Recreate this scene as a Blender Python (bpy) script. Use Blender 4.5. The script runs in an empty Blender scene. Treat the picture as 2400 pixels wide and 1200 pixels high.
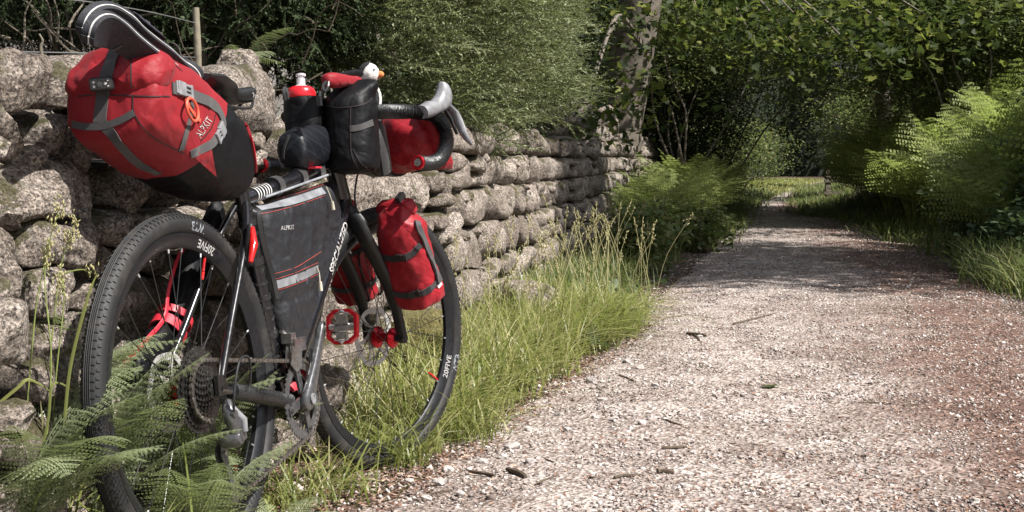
import bpy, math, random
import numpy as np
from mathutils import Vector, Matrix, noise

# ------------------------------------------------------------------ camera, world, sun
C = bpy.context.scene.collection
SC = bpy.context.scene
F_PX, PITCH, CAM_H = 3251.0, 0.0475337, 0.7426
cam_d = bpy.data.cameras.new('camera'); cam = bpy.data.objects.new('camera', cam_d); C.objects.link(cam)
cam.location = (0, 0, CAM_H); cam.rotation_euler = (math.pi/2 - PITCH, 0, 0)
cam_d.sensor_width = 36; cam_d.lens = F_PX/2400*36; cam_d.clip_start = 0.05; cam_d.clip_end = 900
SC.camera = cam
SUN_EL = math.radians(52)
SUN_DIR = Vector((0.90*math.cos(SUN_EL), -0.435*math.cos(SUN_EL), math.sin(SUN_EL))).normalized()   # towards the sun
wd = bpy.data.worlds.new('World'); SC.world = wd; wd.use_nodes = True
wn = wd.node_tree; bgn = wn.nodes['Background']
sky = wn.nodes.new('ShaderNodeTexSky'); sky.sky_type = 'NISHITA'; sky.sun_disc = False
sky.sun_elevation = SUN_EL; sky.sun_rotation = math.atan2(SUN_DIR.x, SUN_DIR.y)
skh = wn.nodes.new('ShaderNodeHueSaturation'); skh.inputs['Saturation'].default_value = 0.45; wn.links.new(sky.outputs[0], skh.inputs['Color']); wn.links.new(skh.outputs[0], bgn.inputs[0]); bgn.inputs[1].default_value = 0.07
sd = bpy.data.lights.new('sun', 'SUN'); sd.energy = 5.0; sd.angle = math.radians(0.6); sd.color = (1, 0.96, 0.90)
sun = bpy.data.objects.new('sun', sd); C.objects.link(sun); sun.location = (6, -2, 9)
sun.rotation_euler = SUN_DIR.to_track_quat('Z', 'Y').to_euler()
SC.view_settings.view_transform = 'Standard'; SC.view_settings.look = 'None'
SC.view_settings.exposure = 1.0; SC.view_settings.gamma = 1.0
try: SC.view_settings.use_curve_mapping = False
except Exception: pass
SC.render.engine = 'CYCLES'
SC.cycles.max_bounces = 6; SC.cycles.diffuse_bounces = 3; SC.cycles.glossy_bounces = 3; SC.cycles.transmission_bounces = 5
SC.cycles.transparent_max_bounces = 6; SC.cycles.use_denoising = True
try: SC.cycles.denoiser = 'OPENIMAGEDENOISE'
except Exception: pass
random.seed(7); RNG = np.random.default_rng(7)
PI = math.pi

# ------------------------------------------------------------------ materials
def new_mat(name):
    m = bpy.data.materials.new(name); m.use_nodes = True
    nt = m.node_tree; b = nt.nodes['Principled BSDF']; return m, nt, b
def tex(nt, kind, scale, coord='Object', **kw):
    t = nt.nodes.new('ShaderNodeTex'+kind); t.inputs['Scale'].default_value = scale
    for k, v in kw.items():
        if k in t.inputs: t.inputs[k].default_value = v
        else: setattr(t, k, v)
    tc = nt.nodes.get('TC') or nt.nodes.new('ShaderNodeTexCoord'); tc.name = 'TC'
    nt.links.new(tc.outputs[coord], t.inputs['Vector']); return t
def ramp(nt, src, stops):
    r = nt.nodes.new('ShaderNodeValToRGB'); e = r.color_ramp.elements
    while len(e) < len(stops): e.new(0.5)
    for i, (p, c) in enumerate(stops): e[i].position = p; e[i].color = (*c, 1) if len(c) == 3 else c
    nt.links.new(src, r.inputs[0]); return r.outputs[0]
def mixc(nt, fac, a, b, mode='MIX'):
    m = nt.nodes.new('ShaderNodeMix'); m.data_type = 'RGBA'; m.blend_type = mode
    for s, i in ((fac, 0), (a, 6), (b, 7)):
        if isinstance(s, (int, float)): m.inputs[i].default_value = s
        elif isinstance(s, tuple): m.inputs[i].default_value = (*s, 1)
        else: nt.links.new(s, m.inputs[i])
    return m.outputs[2]
def mathn(nt, op, a, b=0.5):
    m = nt.nodes.new('ShaderNodeMath'); m.operation = op
    for s, i in ((a, 0), (b, 1)):
        if isinstance(s, (int, float)): m.inputs[i].default_value = s
        else: nt.links.new(s, m.inputs[i])
    return m.outputs[0]
def bump(nt, b, h, strength, dist, prev=None):
    n = nt.nodes.new('ShaderNodeBump'); n.inputs['Strength'].default_value = strength; n.inputs['Distance'].default_value = dist
    nt.links.new(h, n.inputs['Height'])
    if prev: nt.links.new(prev, n.inputs['Normal'])
    nt.links.new(n.outputs[0], b.inputs['Normal']); return n.outputs[0]
def simple(name, col, rough=0.5, metal=0.0, nscale=60, namt=0.25, bstr=0.15, bd=0.001, spec=0.5, coat=0):
    m, nt, b = new_mat(name)
    t = tex(nt, 'Noise', nscale, Detail=5)
    c = ramp(nt, t.outputs[0], [(0.3, tuple(x*(1-namt) for x in col)), (0.7, tuple(min(1, x*(1+namt)) for x in col))])
    nt.links.new(c, b.inputs['Base Color']); b.inputs['Roughness'].default_value = rough; b.inputs['Metallic'].default_value = metal
    b.inputs['Specular IOR Level'].default_value = spec; b.inputs['Coat Weight'].default_value = coat
    r2 = tex(nt, 'Noise', nscale*0.3, Detail=3)
    rr = ramp(nt, r2.outputs[0], [(0.3, (rough*0.8,)*3), (0.7, (min(1, rough*1.25),)*3)])
    nt.links.new(rr, b.inputs['Roughness'])
    if bstr: bump(nt, b, t.outputs[0], bstr, bd)
    return m
def fabric(name, col, rough=0.6, wr=0.5, grid=0.0, sheen=0.2, spec=0.35, weave=0.12, wscale=9):
    """Nylon: fine weave, creases, optional diagonal rip-stop grid of the laminate."""
    m, nt, b = new_mat(name)
    big = tex(nt, 'Noise', 5, Detail=4)
    c = ramp(nt, big.outputs[0], [(0.3, tuple(x*0.82 for x in col)), (0.7, tuple(min(1, x*1.12) for x in col))])
    b.inputs['Roughness'].default_value = rough; b.inputs['Sheen Weight'].default_value = sheen; b.inputs['Specular IOR Level'].default_value = spec
    n1 = tex(nt, 'Noise', wscale, Detail=3, Distortion=0.35)
    rid = mathn(nt, 'ABSOLUTE', mathn(nt, 'SUBTRACT', n1.outputs[0], 0.5))
    p = bump(nt, b, rid, wr, 0.03)
    n2 = tex(nt, 'Noise', wscale*3.3, Detail=4, Distortion=0.3)
    p = bump(nt, b, n2.outputs[0], wr*0.5, 0.008, p)
    if weave:
        w = tex(nt, 'Noise', 900, Detail=1)
        p = bump(nt, b, w.outputs[0], weave, 0.001, p)
    if grid:
        wv = tex(nt, 'Wave', 11, bands_direction='DIAGONAL'); wv2 = tex(nt, 'Wave', 11)
        mp = nt.nodes.new('ShaderNodeMapping'); mp.inputs['Rotation'].default_value = (0.4, 1.2, 0.9)
        nt.links.new(nt.nodes['TC'].outputs['Object'], mp.inputs[0]); nt.links.new(mp.outputs[0], wv2.inputs['Vector'])
        mx = mathn(nt, 'MAXIMUM', wv.outputs[1], wv2.outputs[1]); th = mathn(nt, 'GREATER_THAN', mx, 0.985)
        c = mixc(nt, mathn(nt, 'MULTIPLY', th, grid), c, tuple(min(1, x*1.9+0.01) for x in col))
    nt.links.new(c, b.inputs['Base Color'])
    return m
def leaf_mat(name, c0, c1, c2, trans=0.35, rough=0.45, spec=0.4, dead=None):
    m, nt, b = new_mat(name)
    g = nt.nodes.new('ShaderNodeNewGeometry')
    stops = [(0.0, c0), (0.5, c1), (0.9, c2)]
    if dead: stops = [(0.0, c0), (0.4, c1), (0.74, c2), (0.84, dead)]
    c = ramp(nt, g.outputs['Random Per Island'], stops)
    t = tex(nt, 'Noise', 1.3, Detail=2)
    c = mixc(nt, mathn(nt, 'MULTIPLY', t.outputs[0], 0.9), c, c1, 'MIX')
    nt.links.new(c, b.inputs['Base Color']); b.inputs['Roughness'].default_value = rough; b.inputs['Specular IOR Level'].default_value = spec
    tr = nt.nodes.new('ShaderNodeBsdfTranslucent')
    tc = mixc(nt, 1.0, c, (1.0, 1.12, 0.55), 'MULTIPLY'); hs = nt.nodes.new('ShaderNodeHueSaturation'); hs.inputs['Value'].default_value = 1.35; hs.inputs['Saturation'].default_value = 0.9
    nt.links.new(tc, hs.inputs['Color']); nt.links.new(hs.outputs[0], tr.inputs[0])
    mx = nt.nodes.new('ShaderNodeMixShader'); mx.inputs[0].default_value = trans
    nt.links.new(b.outputs[0], mx.inputs[1]); nt.links.new(tr.outputs[0], mx.inputs[2])
    nt.links.new(mx.outputs[0], nt.nodes['Material Output'].inputs[0]); return m
def stone_mat(name, tint=1.0, moss=0.55):
    m, nt, b = new_mat(name)
    oi = nt.nodes.new('ShaderNodeObjectInfo')
    vo = tex(nt, 'Voronoi', 230, Randomness=1.0); n = tex(nt, 'Noise', 9, Detail=8, Roughness=0.7); n2 = tex(nt, 'Noise', 75, Detail=8, Roughness=0.85)
    base = ramp(nt, n.outputs[0], [(0.25, (0.15*tint, 0.130*tint, 0.115*tint)), (0.5, (0.32*tint, 0.288*tint, 0.262*tint)), (0.78, (0.50*tint, 0.465*tint, 0.435*tint))])
    sp = ramp(nt, vo.outputs['Color'], [(0.15, (0.22, 0.20, 0.19)), (0.45, (1.0, 0.97, 0.94)), (0.8, (2.0, 1.92, 1.85))])
    c = mixc(nt, 0.75, base, sp, 'MULTIPLY')
    pit = ramp(nt, n2.outputs[0], [(0.40, (0.25, 0.22, 0.20)), (0.5, (0.95, 0.95, 0.95)), (0.62, (1.45, 1.42, 1.4))])
    n5 = tex(nt, 'Noise', 22, Detail=5, Roughness=0.7); c = mixc(nt, 0.85, c, pit, 'MULTIPLY'); c = mixc(nt, 0.6, c, ramp(nt, n5.outputs[0], [(0.35, (0.55, 0.5, 0.46)), (0.65, (1.25, 1.24, 1.22))]), 'MULTIPLY')
    rv = ramp(nt, oi.outputs['Random'], [(0, (0.68, 0.66, 0.64)), (0.5, (0.96, 0.95, 0.94)), (1, (1.2, 1.2, 1.2))])
    c = mixc(nt, 1.0, c, rv, 'MULTIPLY')
    li = tex(nt, 'Noise', 7, Detail=5, Roughness=0.6); lf = ramp(nt, li.outputs[0], [(0.64, (0, 0, 0)), (0.69, (1, 1, 1))])
    c = mixc(nt, mathn(nt, 'MULTIPLY', lf, 0.45), c, (0.52, 0.52, 0.48))
    mo = tex(nt, 'Noise', 4.5, Detail=6, Roughness=0.7, coord='Object'); g = nt.nodes.new('ShaderNodeNewGeometry')
    sx = nt.nodes.new('ShaderNodeSeparateXYZ'); nt.links.new(g.outputs['Normal'], sx.inputs[0])
    mf = mathn(nt, 'ADD', mo.outputs[0], mathn(nt, 'MULTIPLY', sx.outputs[2], 0.14))
    mfr = ramp(nt, mf, [(moss+0.09, (0, 0, 0)), (moss+0.14, (1, 1, 1))])
    mc = ramp(nt, n2.outputs[0], [(0.3, (0.035, 0.036, 0.010)), (0.7, (0.10, 0.088, 0.028))])
    c = mixc(nt, mathn(nt, 'MULTIPLY', mfr, 0.85), c, mc)
    nt.links.new(c, b.inputs['Base Color']); b.inputs['Roughness'].default_value = 0.85; b.inputs['Specular IOR Level'].default_value = 0.25
    p = bump(nt, b, n2.outputs[0], 1.0, 0.016)
    bump(nt, b, vo.outputs['Distance'], 0.7, 0.005, p)
    return m

M = {}
M['red'] = fabric('red_nylon', (0.225, 0.004, 0.010), 0.62, 0.55, 0.0, sheen=0.05)
M['red_grid'] = fabric('red_laminate', (0.25, 0.005, 0.012), 0.5, 0.5, 0.35, sheen=0.05)
M['black'] = fabric('black_nylon', (0.004, 0.004, 0.005), 0.55, 0.6, 0.0, sheen=0.0, spec=.22)
M['black_grid'] = fabric('black_laminate', (0.006, 0.007, 0.010), 0.45, 0.5, 0.6, sheen=0.0, spec=.32)
M['frame_cloth'] = fabric('charcoal_nylon', (0.017, 0.018, 0.021), 0.42, 0.9, 0.0, sheen=0.0, spec=.45)
M['web'] = fabric('grey_webbing', (0.050, 0.047, 0.048), 0.65, 0.1, 0, weave=0.5)
M['webb'] = fabric('black_webbing', (0.014, 0.013, 0.014), 0.6, 0.1, 0, weave=0.5)
M['stitch'] = simple('red_stitching', (0.33, 0.05, 0.035), 0.7, bstr=0)
M['reflect'] = simple('grey_reflective_tape', (0.27, 0.28, 0.30), 0.33, 0.35, 30, 0.3)
M['print'] = simple('pale_print', (0.36, 0.35, 0.345), 0.6, bstr=0)
M['greyprint'] = simple('grey_print', (0.20, 0.21, 0.23), 0.6, bstr=0)
M['blackprint'] = simple('black_print', (0.02, 0.012, 0.012), 0.6, bstr=0)
M['plastic'] = simple('black_plastic', (0.015, 0.015, 0.016), 0.35)
M['greyplastic'] = simple('grey_plastic', (0.19, 0.19, 0.20), 0.35)
M['paint'] = simple('black_frame_paint', (0.008, 0.008, 0.010), 0.22, 0, 200, 0.3, 0.03, 0.0005, 0.6, 0.5)
M['carbon'] = simple('matt_black_fork_paint', (0.012, 0.012, 0.013), 0.4, 0, 200, 0.3, 0.05)
M['tape'] = simple('black_bar_tape', (0.012, 0.012, 0.013), 0.4, 0, 160, 0.5, 0.7, 0.003, 0.6)
M['rubber_plain'] = simple('tyre_rubber', (0.016, 0.016, 0.017), 0.62, 0, 90, 0.35, 0.3)
m, nt, b = new_mat('dusty_rubber'); t_ = tex(nt, 'Noise', 14, Detail=6, Roughness=0.7); t2_ = tex(nt, 'Noise', 160, Detail=4)
c_ = mixc(nt, ramp(nt, t_.outputs[0], [(0.5, (0, 0, 0)), (0.75, (0.8, 0.8, 0.8))]), (0.009, 0.009, 0.010), (0.060, 0.050, 0.042)); nt.links.new(c_, b.inputs['Base Color']); b.inputs['Roughness'].default_value = .65; bump(nt, b, t2_.outputs[0], .3, .001); M['rubber'] = m
M['rim'] = simple('rim_black', (0.013, 0.0135, 0.016), 0.33, 0.3, 120, 0.3, 0.05)
M['steel'] = simple('steel', (0.42, 0.41, 0.40), 0.3, 0.95, 200, 0.25, 0.1)
M['rotor'] = simple('brushed_rotor_steel', (0.50, 0.49, 0.47), 0.45, 0.45, 200, 0.2, 0.1)
M['darksteel'] = simple('greasy_dark_steel', (0.10, 0.095, 0.09), 0.38, 0.9, 300, 0.5, 0.3)
M['chain'] = simple('chain_steel', (0.26, 0.24, 0.22), 0.35, 0.9, 300, 0.4, 0.2)
M['crank'] = simple('grey_crank_alloy', (0.14, 0.14, 0.145), 0.3, 0.7, 100, 0.3, 0.05)
M['anod'] = simple('red_anodised', (0.50, 0.015, 0.025), 0.25, 0.8, 80, 0.2, 0.03)
M['redstrap'] = simple('red_rubber_strap', (0.50, 0.022, 0.04), 0.5, 0, 80, 0.15, 0.05)
M['redlight'] = simple('red_lens', (0.45, 0.01, 0.01), 0.12, 0, 60, 0.3, 0.0, coat=0.6)
M['spoke'] = simple('spoke_steel', (0.09, 0.09, 0.09), 0.3, 0.9, 100, 0.3, 0.0)
M['nipple'] = simple('silver_nipple', (0.7, 0.7, 0.7), 0.3, 0.7, 100, 0.2, 0.0)
M['white'] = simple('white_rubber', (0.55, 0.54, 0.53), 0.5, bstr=0.05)
M['foam'] = simple('black_foam', (0.012, 0.013, 0.018), 0.7, 0, 400, 0.4, 0.5, 0.002)
M['mesh'] = simple('dark_mesh_lining', (0.03, 0.03, 0.045), 0.7, 0, 500, 0.9, 0.9, 0.002)
M['plush_b'] = simple('black_plush', (0.012, 0.012, 0.014), 0.9, 0, 500, 0.6, 1.0, 0.004)
M['plush_w'] = simple('white_plush', (0.72, 0.70, 0.66), 0.9, 0, 500, 0.12, 1.0, 0.004)
M['orange'] = simple('orange_felt', (0.60, 0.20, 0.06), 0.8, 0, 300, 0.2, 0.5)
M['cord'] = simple('grey_cord', (0.06, 0.055, 0.055), 0.7, bstr=0.2)
M['coral'] = simple('coral_rubber_loop', (0.58, 0.09, 0.05), 0.45)
M['cream'] = simple('cream_cord', (0.55, 0.50, 0.40), 0.6)
m, nt, b = new_mat('clear_plastic'); b.inputs['Base Color'].default_value = (0.82, 0.80, 0.82, 1); b.inputs['Roughness'].default_value = 0.25
b.inputs['Transmission Weight'].default_value = 0.45; M['clear'] = m
M['redcap'] = simple('red_bottle_cap', (0.58, 0.012, 0.02), 0.3, 0, 60, 0.1, 0.02, coat=0.3)
M['stone'] = stone_mat('granite')
M['stone_far'] = stone_mat('granite_weathered', 0.8, 0.5)
M['wallcore'] = simple('wall_core_rubble', (0.045, 0.038, 0.032), 0.95, 0, 20, 0.5, 0.8, 0.01)
M['bark'] = simple('bark', (0.13, 0.11, 0.085), 0.9, 0, 35, 0.5, 0.9, 0.015)
M['twig'] = simple('dry_twig', (0.085, 0.062, 0.043), 0.85, 0, 60, 0.4, 0.5, 0.003)
M['wood'] = simple('weathered_post', (0.19, 0.165, 0.12), 0.85, 0, 25, 0.4, 0.6, 0.004)
M['wire'] = simple('galvanised_wire', (0.22, 0.22, 0.22), 0.45, 0.6, 50, 0.2, 0.0)
M['broom'] = leaf_mat('broom_leaf', (0.065, 0.085, 0.038), (0.15, 0.172, 0.085), (0.33, 0.345, 0.20), 0.25, 0.5, 0.3)
M['broomstem'] = simple('broom_stem', (0.17, 0.19, 0.075), 0.7, 0, 80, 0.2, 0.1)
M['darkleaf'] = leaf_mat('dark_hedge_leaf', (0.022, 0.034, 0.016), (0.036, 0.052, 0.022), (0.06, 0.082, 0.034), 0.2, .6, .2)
M['haw'] = leaf_mat('hawthorn_leaf', (0.062, 0.080, 0.034), (0.105, 0.128, 0.050), (0.17, 0.19, 0.075), 0.32, .55, .25)
M['syc'] = leaf_mat('sycamore_leaf', (0.024, 0.038, 0.012), (0.045, 0.064, 0.018), (0.24, 0.25, 0.055), 0.42, 0.6, 0.2)
M['brack'] = leaf_mat('bracken_frond', (0.12, 0.155, 0.052), (0.21, 0.245, 0.08), (0.38, 0.40, 0.17), 0.42, 0.55, 0.2)
M['fern'] = leaf_mat('fern_frond', (0.13, 0.16, 0.085), (0.215, 0.25, 0.14), (0.33, 0.36, 0.22), 0.3, 0.45, 0.4)
M['yfern'] = leaf_mat('yellowing_frond', (0.30, 0.30, 0.06), (0.40, 0.38, 0.08), (0.45, 0.42, 0.1), 0.35)
M['grass'] = leaf_mat('grass_blade', (0.10, 0.125, 0.038), (0.185, 0.21, 0.062), (0.32, 0.33, 0.11), 0.4, 0.4, 0.4, (0.46, 0.40, 0.24))
M['grass2'] = leaf_mat('verge_grass_blade', (0.07, 0.10, 0.035), (0.11, 0.145, 0.048), (0.18, 0.21, 0.08), 0.35, 0.45, 0.3, (0.35, 0.3, 0.16))
M['seed'] = leaf_mat('grass_seed', (0.30, 0.28, 0.13), (0.42, 0.38, 0.2), (0.5, 0.46, 0.28), 0.3, 0.7, 0.2)
M['bramble'] = leaf_mat('bramble_leaf', (0.040, 0.065, 0.03), (0.065, 0.095, 0.042), (0.11, 0.15, 0.07), 0.3, 0.5, 0.3)
M['moss'] = simple('moss', (0.10, 0.085, 0.025), 0.95, 0, 120, 0.5, 1.0, 0.01)
M['wallpale'] = simple('pale_render', (0.42, 0.39, 0.36), 0.9, 0, 8, 0.2, 0.2)
M['trunkbark'] = simple('smooth_sycamore_bark', (0.11, 0.092, 0.073), 0.85, 0, 9, 0.35, 0.5, 0.02)
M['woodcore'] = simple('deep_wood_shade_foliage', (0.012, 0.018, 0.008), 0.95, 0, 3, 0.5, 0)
M['grassstem'] = simple('green_grass_stem', (0.20, 0.24, 0.07), 0.6, bstr=0)
# gravel pieces: colour per chip
def chip_mat(name, stops, rough=0.8):
    m, nt, b = new_mat(name); g = nt.nodes.new('ShaderNodeNewGeometry')
    c = ramp(nt, g.outputs['Random Per Island'], stops); n = tex(nt, 'Noise', 120, Detail=4)
    c = mixc(nt, 0.5, c, ramp(nt, n.outputs[0], [(0.3, (0.6, 0.58, 0.56)), (0.7, (1.2, 1.2, 1.2))]), 'MULTIPLY')
    nt.links.new(c, b.inputs['Base Color']); b.inputs['Roughness'].default_value = rough; bump(nt, b, n.outputs[0], 0.3, 0.002); return m
M['chip'] = chip_mat('gravel_chip', [(0.0, (0.10, 0.07, 0.058)), (0.35, (0.25, 0.208, 0.188)), (0.75, (0.38, 0.34, 0.315)), (0.97, (0.60, 0.55, 0.52))])
M['litter'] = chip_mat('leaf_litter', [(0.0, (0.06, 0.03, 0.018)), (0.35, (0.15, 0.075, 0.048)), (0.7, (0.25, 0.14, 0.10)), (0.95, (0.42, 0.32, 0.25))], 0.9)
M['pebble'] = simple('pale_granite_pebble', (0.40, 0.365, 0.345), 0.85, 0, 14, 0.35, 0.4, 0.006)
def ground_mat():
    m, nt, b = new_mat('soil_and_litter')
    n = tex(nt, 'Noise', 2.2, Detail=8, Roughness=0.7); v = tex(nt, 'Voronoi', 45)
    c = ramp(nt, n.outputs[0], [(0.3, (0.035, 0.026, 0.017)), (0.55, (0.085, 0.06, 0.04)), (0.75, (0.14, 0.11, 0.075))])
    c = mixc(nt, 0.55, c, ramp(nt, v.outputs['Color'], [(0.2, (0.5, 0.45, 0.4)), (0.8, (1.7, 1.5, 1.3))]), 'MULTIPLY')
    nt.links.new(c, b.inputs['Base Color']); b.inputs['Roughness'].default_value = 0.95
    bump(nt, b, v.outputs['Distance'], 0.8, 0.02); return m
M['ground'] = ground_mat()
def path_mat():
    m, nt, b = new_mat('path_gravel')
    v = tex(nt, 'Voronoi', 75, Randomness=1.0); v2 = tex(nt, 'Voronoi', 190); n = tex(nt, 'Noise', 0.75, Detail=5, Roughness=0.6); n3 = tex(nt, 'Noise', 14, Detail=6, Roughness=0.7)
    at = nt.nodes.new('ShaderNodeAttribute'); at.attribute_name = 'across'   # 0 left edge .. 1 right edge: more red litter to the right
    pale = ramp(nt, v.outputs['Color'], [(0.1, (0.17, 0.13, 0.115)), (0.4, (0.34, 0.30, 0.278)), (0.75, (0.46, 0.415, 0.39)), (0.97, (0.62, 0.57, 0.55))])
    red = ramp(nt, v.outputs['Color'], [(0.1, (0.070, 0.038, 0.028)), (0.45, (0.15, 0.088, 0.066)), (0.85, (0.24, 0.158, 0.128)), (0.97, (0.52, 0.42, 0.37))])
    f = mathn(nt, 'ADD', mathn(nt, 'MULTIPLY', n.outputs[0], 0.7), mathn(nt, 'MULTIPLY', at.outputs['Fac'], 0.85))
    fr = ramp(nt, f, [(0.72, (0, 0, 0)), (0.95, (1, 1, 1))])
    c = mixc(nt, fr, pale, red)
    c = mixc(nt, 0.6, c, ramp(nt, v2.outputs['Color'], [(0.1, (0.55, 0.5, 0.47)), (0.9, (1.35, 1.35, 1.35))]), 'MULTIPLY')
    c = mixc(nt, 0.7, c, ramp(nt, n3.outputs[0], [(0.35, (0.62, 0.57, 0.54)), (0.65, (1.2, 1.2, 1.2))]), 'MULTIPLY')
    n4 = tex(nt, 'Noise', 2.6, Detail=5, Roughness=0.6); c = mixc(nt, 0.75, c, ramp(nt, n4.outputs[0], [(0.36, (0.55, 0.48, 0.44)), (0.52, (0.95, 0.93, 0.92)), (0.66, (1.2, 1.2, 1.2))]), 'MULTIPLY')
    nt.links.new(c, b.inputs['Base Color']); b.inputs['Roughness'].default_value = 0.85
    p = bump(nt, b, v.outputs['Distance'], 0.9, 0.012); bump(nt, b, n3.outputs[0], 0.5, 0.02, p); return m
M['path'] = path_mat()

# ------------------------------------------------------------------ object helpers
def tag(o, label=None, cat=None, group=None, kind=None, category=None):
    cat = cat or category
    for k, v in (('label', label), ('category', cat), ('group', group), ('kind', kind)):
        if v: o[k] = v
    return o
def empty(name, loc=(0, 0, 0), **kw):
    o = bpy.data.objects.new(name, None); C.objects.link(o); o.location = loc; o.empty_display_size = 0.05
    return tag(o, **kw)
def link(name, me, parent=None, loc=None, **kw):
    o = bpy.data.objects.new(name, me); C.objects.link(o)
    if parent: o.parent = parent
    if loc is not None: o.location = loc
    return tag(o, **kw)
def fastmesh(name, V, F, mat, smooth=False):
    me = bpy.data.meshes.new(name); V = np.asarray(V, np.float32).reshape(-1, 3); F = np.asarray(F, np.int32); k = F.shape[1]; n = len(F)
    me.vertices.add(len(V)); me.vertices.foreach_set('co', V.ravel()); me.loops.add(n*k); me.loops.foreach_set('vertex_index', F.ravel())
    me.polygons.add(n); me.polygons.foreach_set('loop_start', np.arange(n, dtype=np.int32)*k); me.polygons.foreach_set('loop_total', np.full(n, k, np.int32))
    if smooth: me.polygons.foreach_set('use_smooth', np.ones(n, bool))
    me.update(calc_edges=True); me.validate(); me.materials.append(mat); return me
def fr(x): return x - math.floor(x)

class MB:
    """collects shapes; .obj() links them as one mesh object"""
    def __init__(s, tf=None): s.v = []; s.f = []; s.tf = tf
    def add(s, vs, fs):
        n = len(s.v); s.v += [Vector(p) for p in vs]; s.f += [tuple(i+n for i in f) for f in fs]; return s
    def box(s, c, size, R=None):
        c = Vector(c); R = R or Matrix.Identity(3); h = [x/2 for x in size]
        vs = [c + R @ Vector((sx*h[0], sy*h[1], sz*h[2])) for sx in (-1, 1) for sy in (-1, 1) for sz in (-1, 1)]
        return s.add(vs, [(0, 1, 3, 2), (4, 6, 7, 5), (0, 4, 5, 1), (2, 3, 7, 6), (0, 2, 6, 4), (1, 5, 7, 3)])
    def tube(s, pts, r, n=10, caps=True, closed=False, squash=None):
        pts = [Vector(p) for p in pts]; m = len(pts); rr = r if isinstance(r, (list, tuple)) else [r]*m
        T = []
        for i in range(m):
            a = pts[(i-1) % m] if (closed or i) else pts[0]; b = pts[(i+1) % m] if (closed or i < m-1) else pts[-1]
            T.append((b-a).normalized())
        up = Vector((0, 0, 1)) if abs(T[0].z) < 0.9 else Vector((1, 0, 0)); nrm = (up - T[0]*up.dot(T[0])).normalized(); vs = []
        for i in range(m):
            nrm = (nrm - T[i]*nrm.dot(T[i])).normalized(); bi = T[i].cross(nrm)
            q = squash[i] if isinstance(squash, list) else (squash or (1, 1))
            for k in range(n):
                a = 2*PI*k/n; vs.append(pts[i] + nrm*math.cos(a)*rr[i]*q[0] + bi*math.sin(a)*rr[i]*q[1])
        fs = []
        for i in range(m if closed else m-1):
            for k in range(n):
                a, b2 = i*n, ((i+1) % m)*n; fs.append((a+k, a+(k+1) % n, b2+(k+1) % n, b2+k))
        if caps and not closed: fs += [tuple(range(n))[::-1], tuple((m-1)*n+k for k in range(n))]
        return s.add(vs, fs)
    def lathe(s, o, ax, prof, n=24, ref=None, closed=False, caps=True):
        """prof: list of (along, radius)"""
        o = Vector(o); ax = Vector(ax).normalized(); ref = Vector(ref) if ref else (Vector((0, 0, 1)) if abs(ax.z) < 0.9 else Vector((1, 0, 0)))
        e1 = (ref - ax*ref.dot(ax)).normalized(); e2 = ax.cross(e1); vs = []
        for a, r in prof:
            for k in range(n):
                t = 2*PI*k/n; vs.append(o + ax*a + e1*math.cos(t)*r + e2*math.sin(t)*r)
        m = len(prof); fs = []
        for i in range(m if closed else m-1):
            for k in range(n): fs.append((i*n+k, i*n+(k+1) % n, ((i+1) % m)*n+(k+1) % n, ((i+1) % m)*n+k))
        if not closed and caps: fs += [tuple(range(n))[::-1], tuple((m-1)*n+k for k in range(n))]
        return s.add(vs, fs)
    def loft(s, rings, caps=True):
        n = len(rings[0]); vs = [p for r in rings for p in r]; fs = []
        for i in range(len(rings)-1):
            for k in range(n): fs.append((i*n+k, i*n+(k+1) % n, (i+1)*n+(k+1) % n, (i+1)*n+k))
        if caps: fs += [tuple(range(n))[::-1], tuple((len(rings)-1)*n+k for k in range(n))]
        return s.add(vs, fs)
    def plate(s, poly, d, thick):
        """extrude a polygon (list of vectors) along d by +-thick/2"""
        d = Vector(d).normalized()*thick/2; n = len(poly); a = [Vector(p)+d for p in poly]; b = [Vector(p)-d for p in poly]
        return s.add(a+b, [tuple(range(n)), tuple(range(2*n-1, n-1, -1))] + [(k, n+k, n+(k+1) % n, (k+1) % n) for k in range(n)])
    def obj(s, name, mat, parent=None, smooth=True, off=(0, 0, 0), sharp=40, **kw):
        o = Vector(off); vs = [(s.tf(p) if s.tf else p) - o for p in s.v]
        me = bpy.data.meshes.new(name); me.from_pydata([tuple(p) for p in vs], [], s.f); me.materials.append(mat if not isinstance(mat, str) else M[mat])
        bm_fix(me)
        if smooth:
            me.polygons.foreach_set('use_smooth', [True]*len(me.polygons)); me.set_sharp_from_angle(angle=math.radians(sharp))
        me.update(); return link(name, me, parent, **kw)
import bmesh
def bm_fix(me):
    b = bmesh.new(); b.from_mesh(me); bmesh.ops.recalc_face_normals(b, faces=b.faces); b.to_mesh(me); b.free()
def catmull(pts, n=8, closed=False):
    P = [Vector(p) for p in pts]; m = len(P); out = []
    for i in range(m if closed else m-1):
        p0 = P[(i-1) % m] if (closed or i) else P[0]; p1 = P[i]; p2 = P[(i+1) % m]; p3 = P[(i+2) % m] if (closed or i+2 < m) else P[-1]
        for k in range(n):
            t = k/n; out.append(0.5*((2*p1)+(p2-p0)*t+(2*p0-5*p1+4*p2-p3)*t*t+(3*p1-p0-3*p2+p3)*t**3))
    if not closed: out.append(P[-1])
    return out
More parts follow.
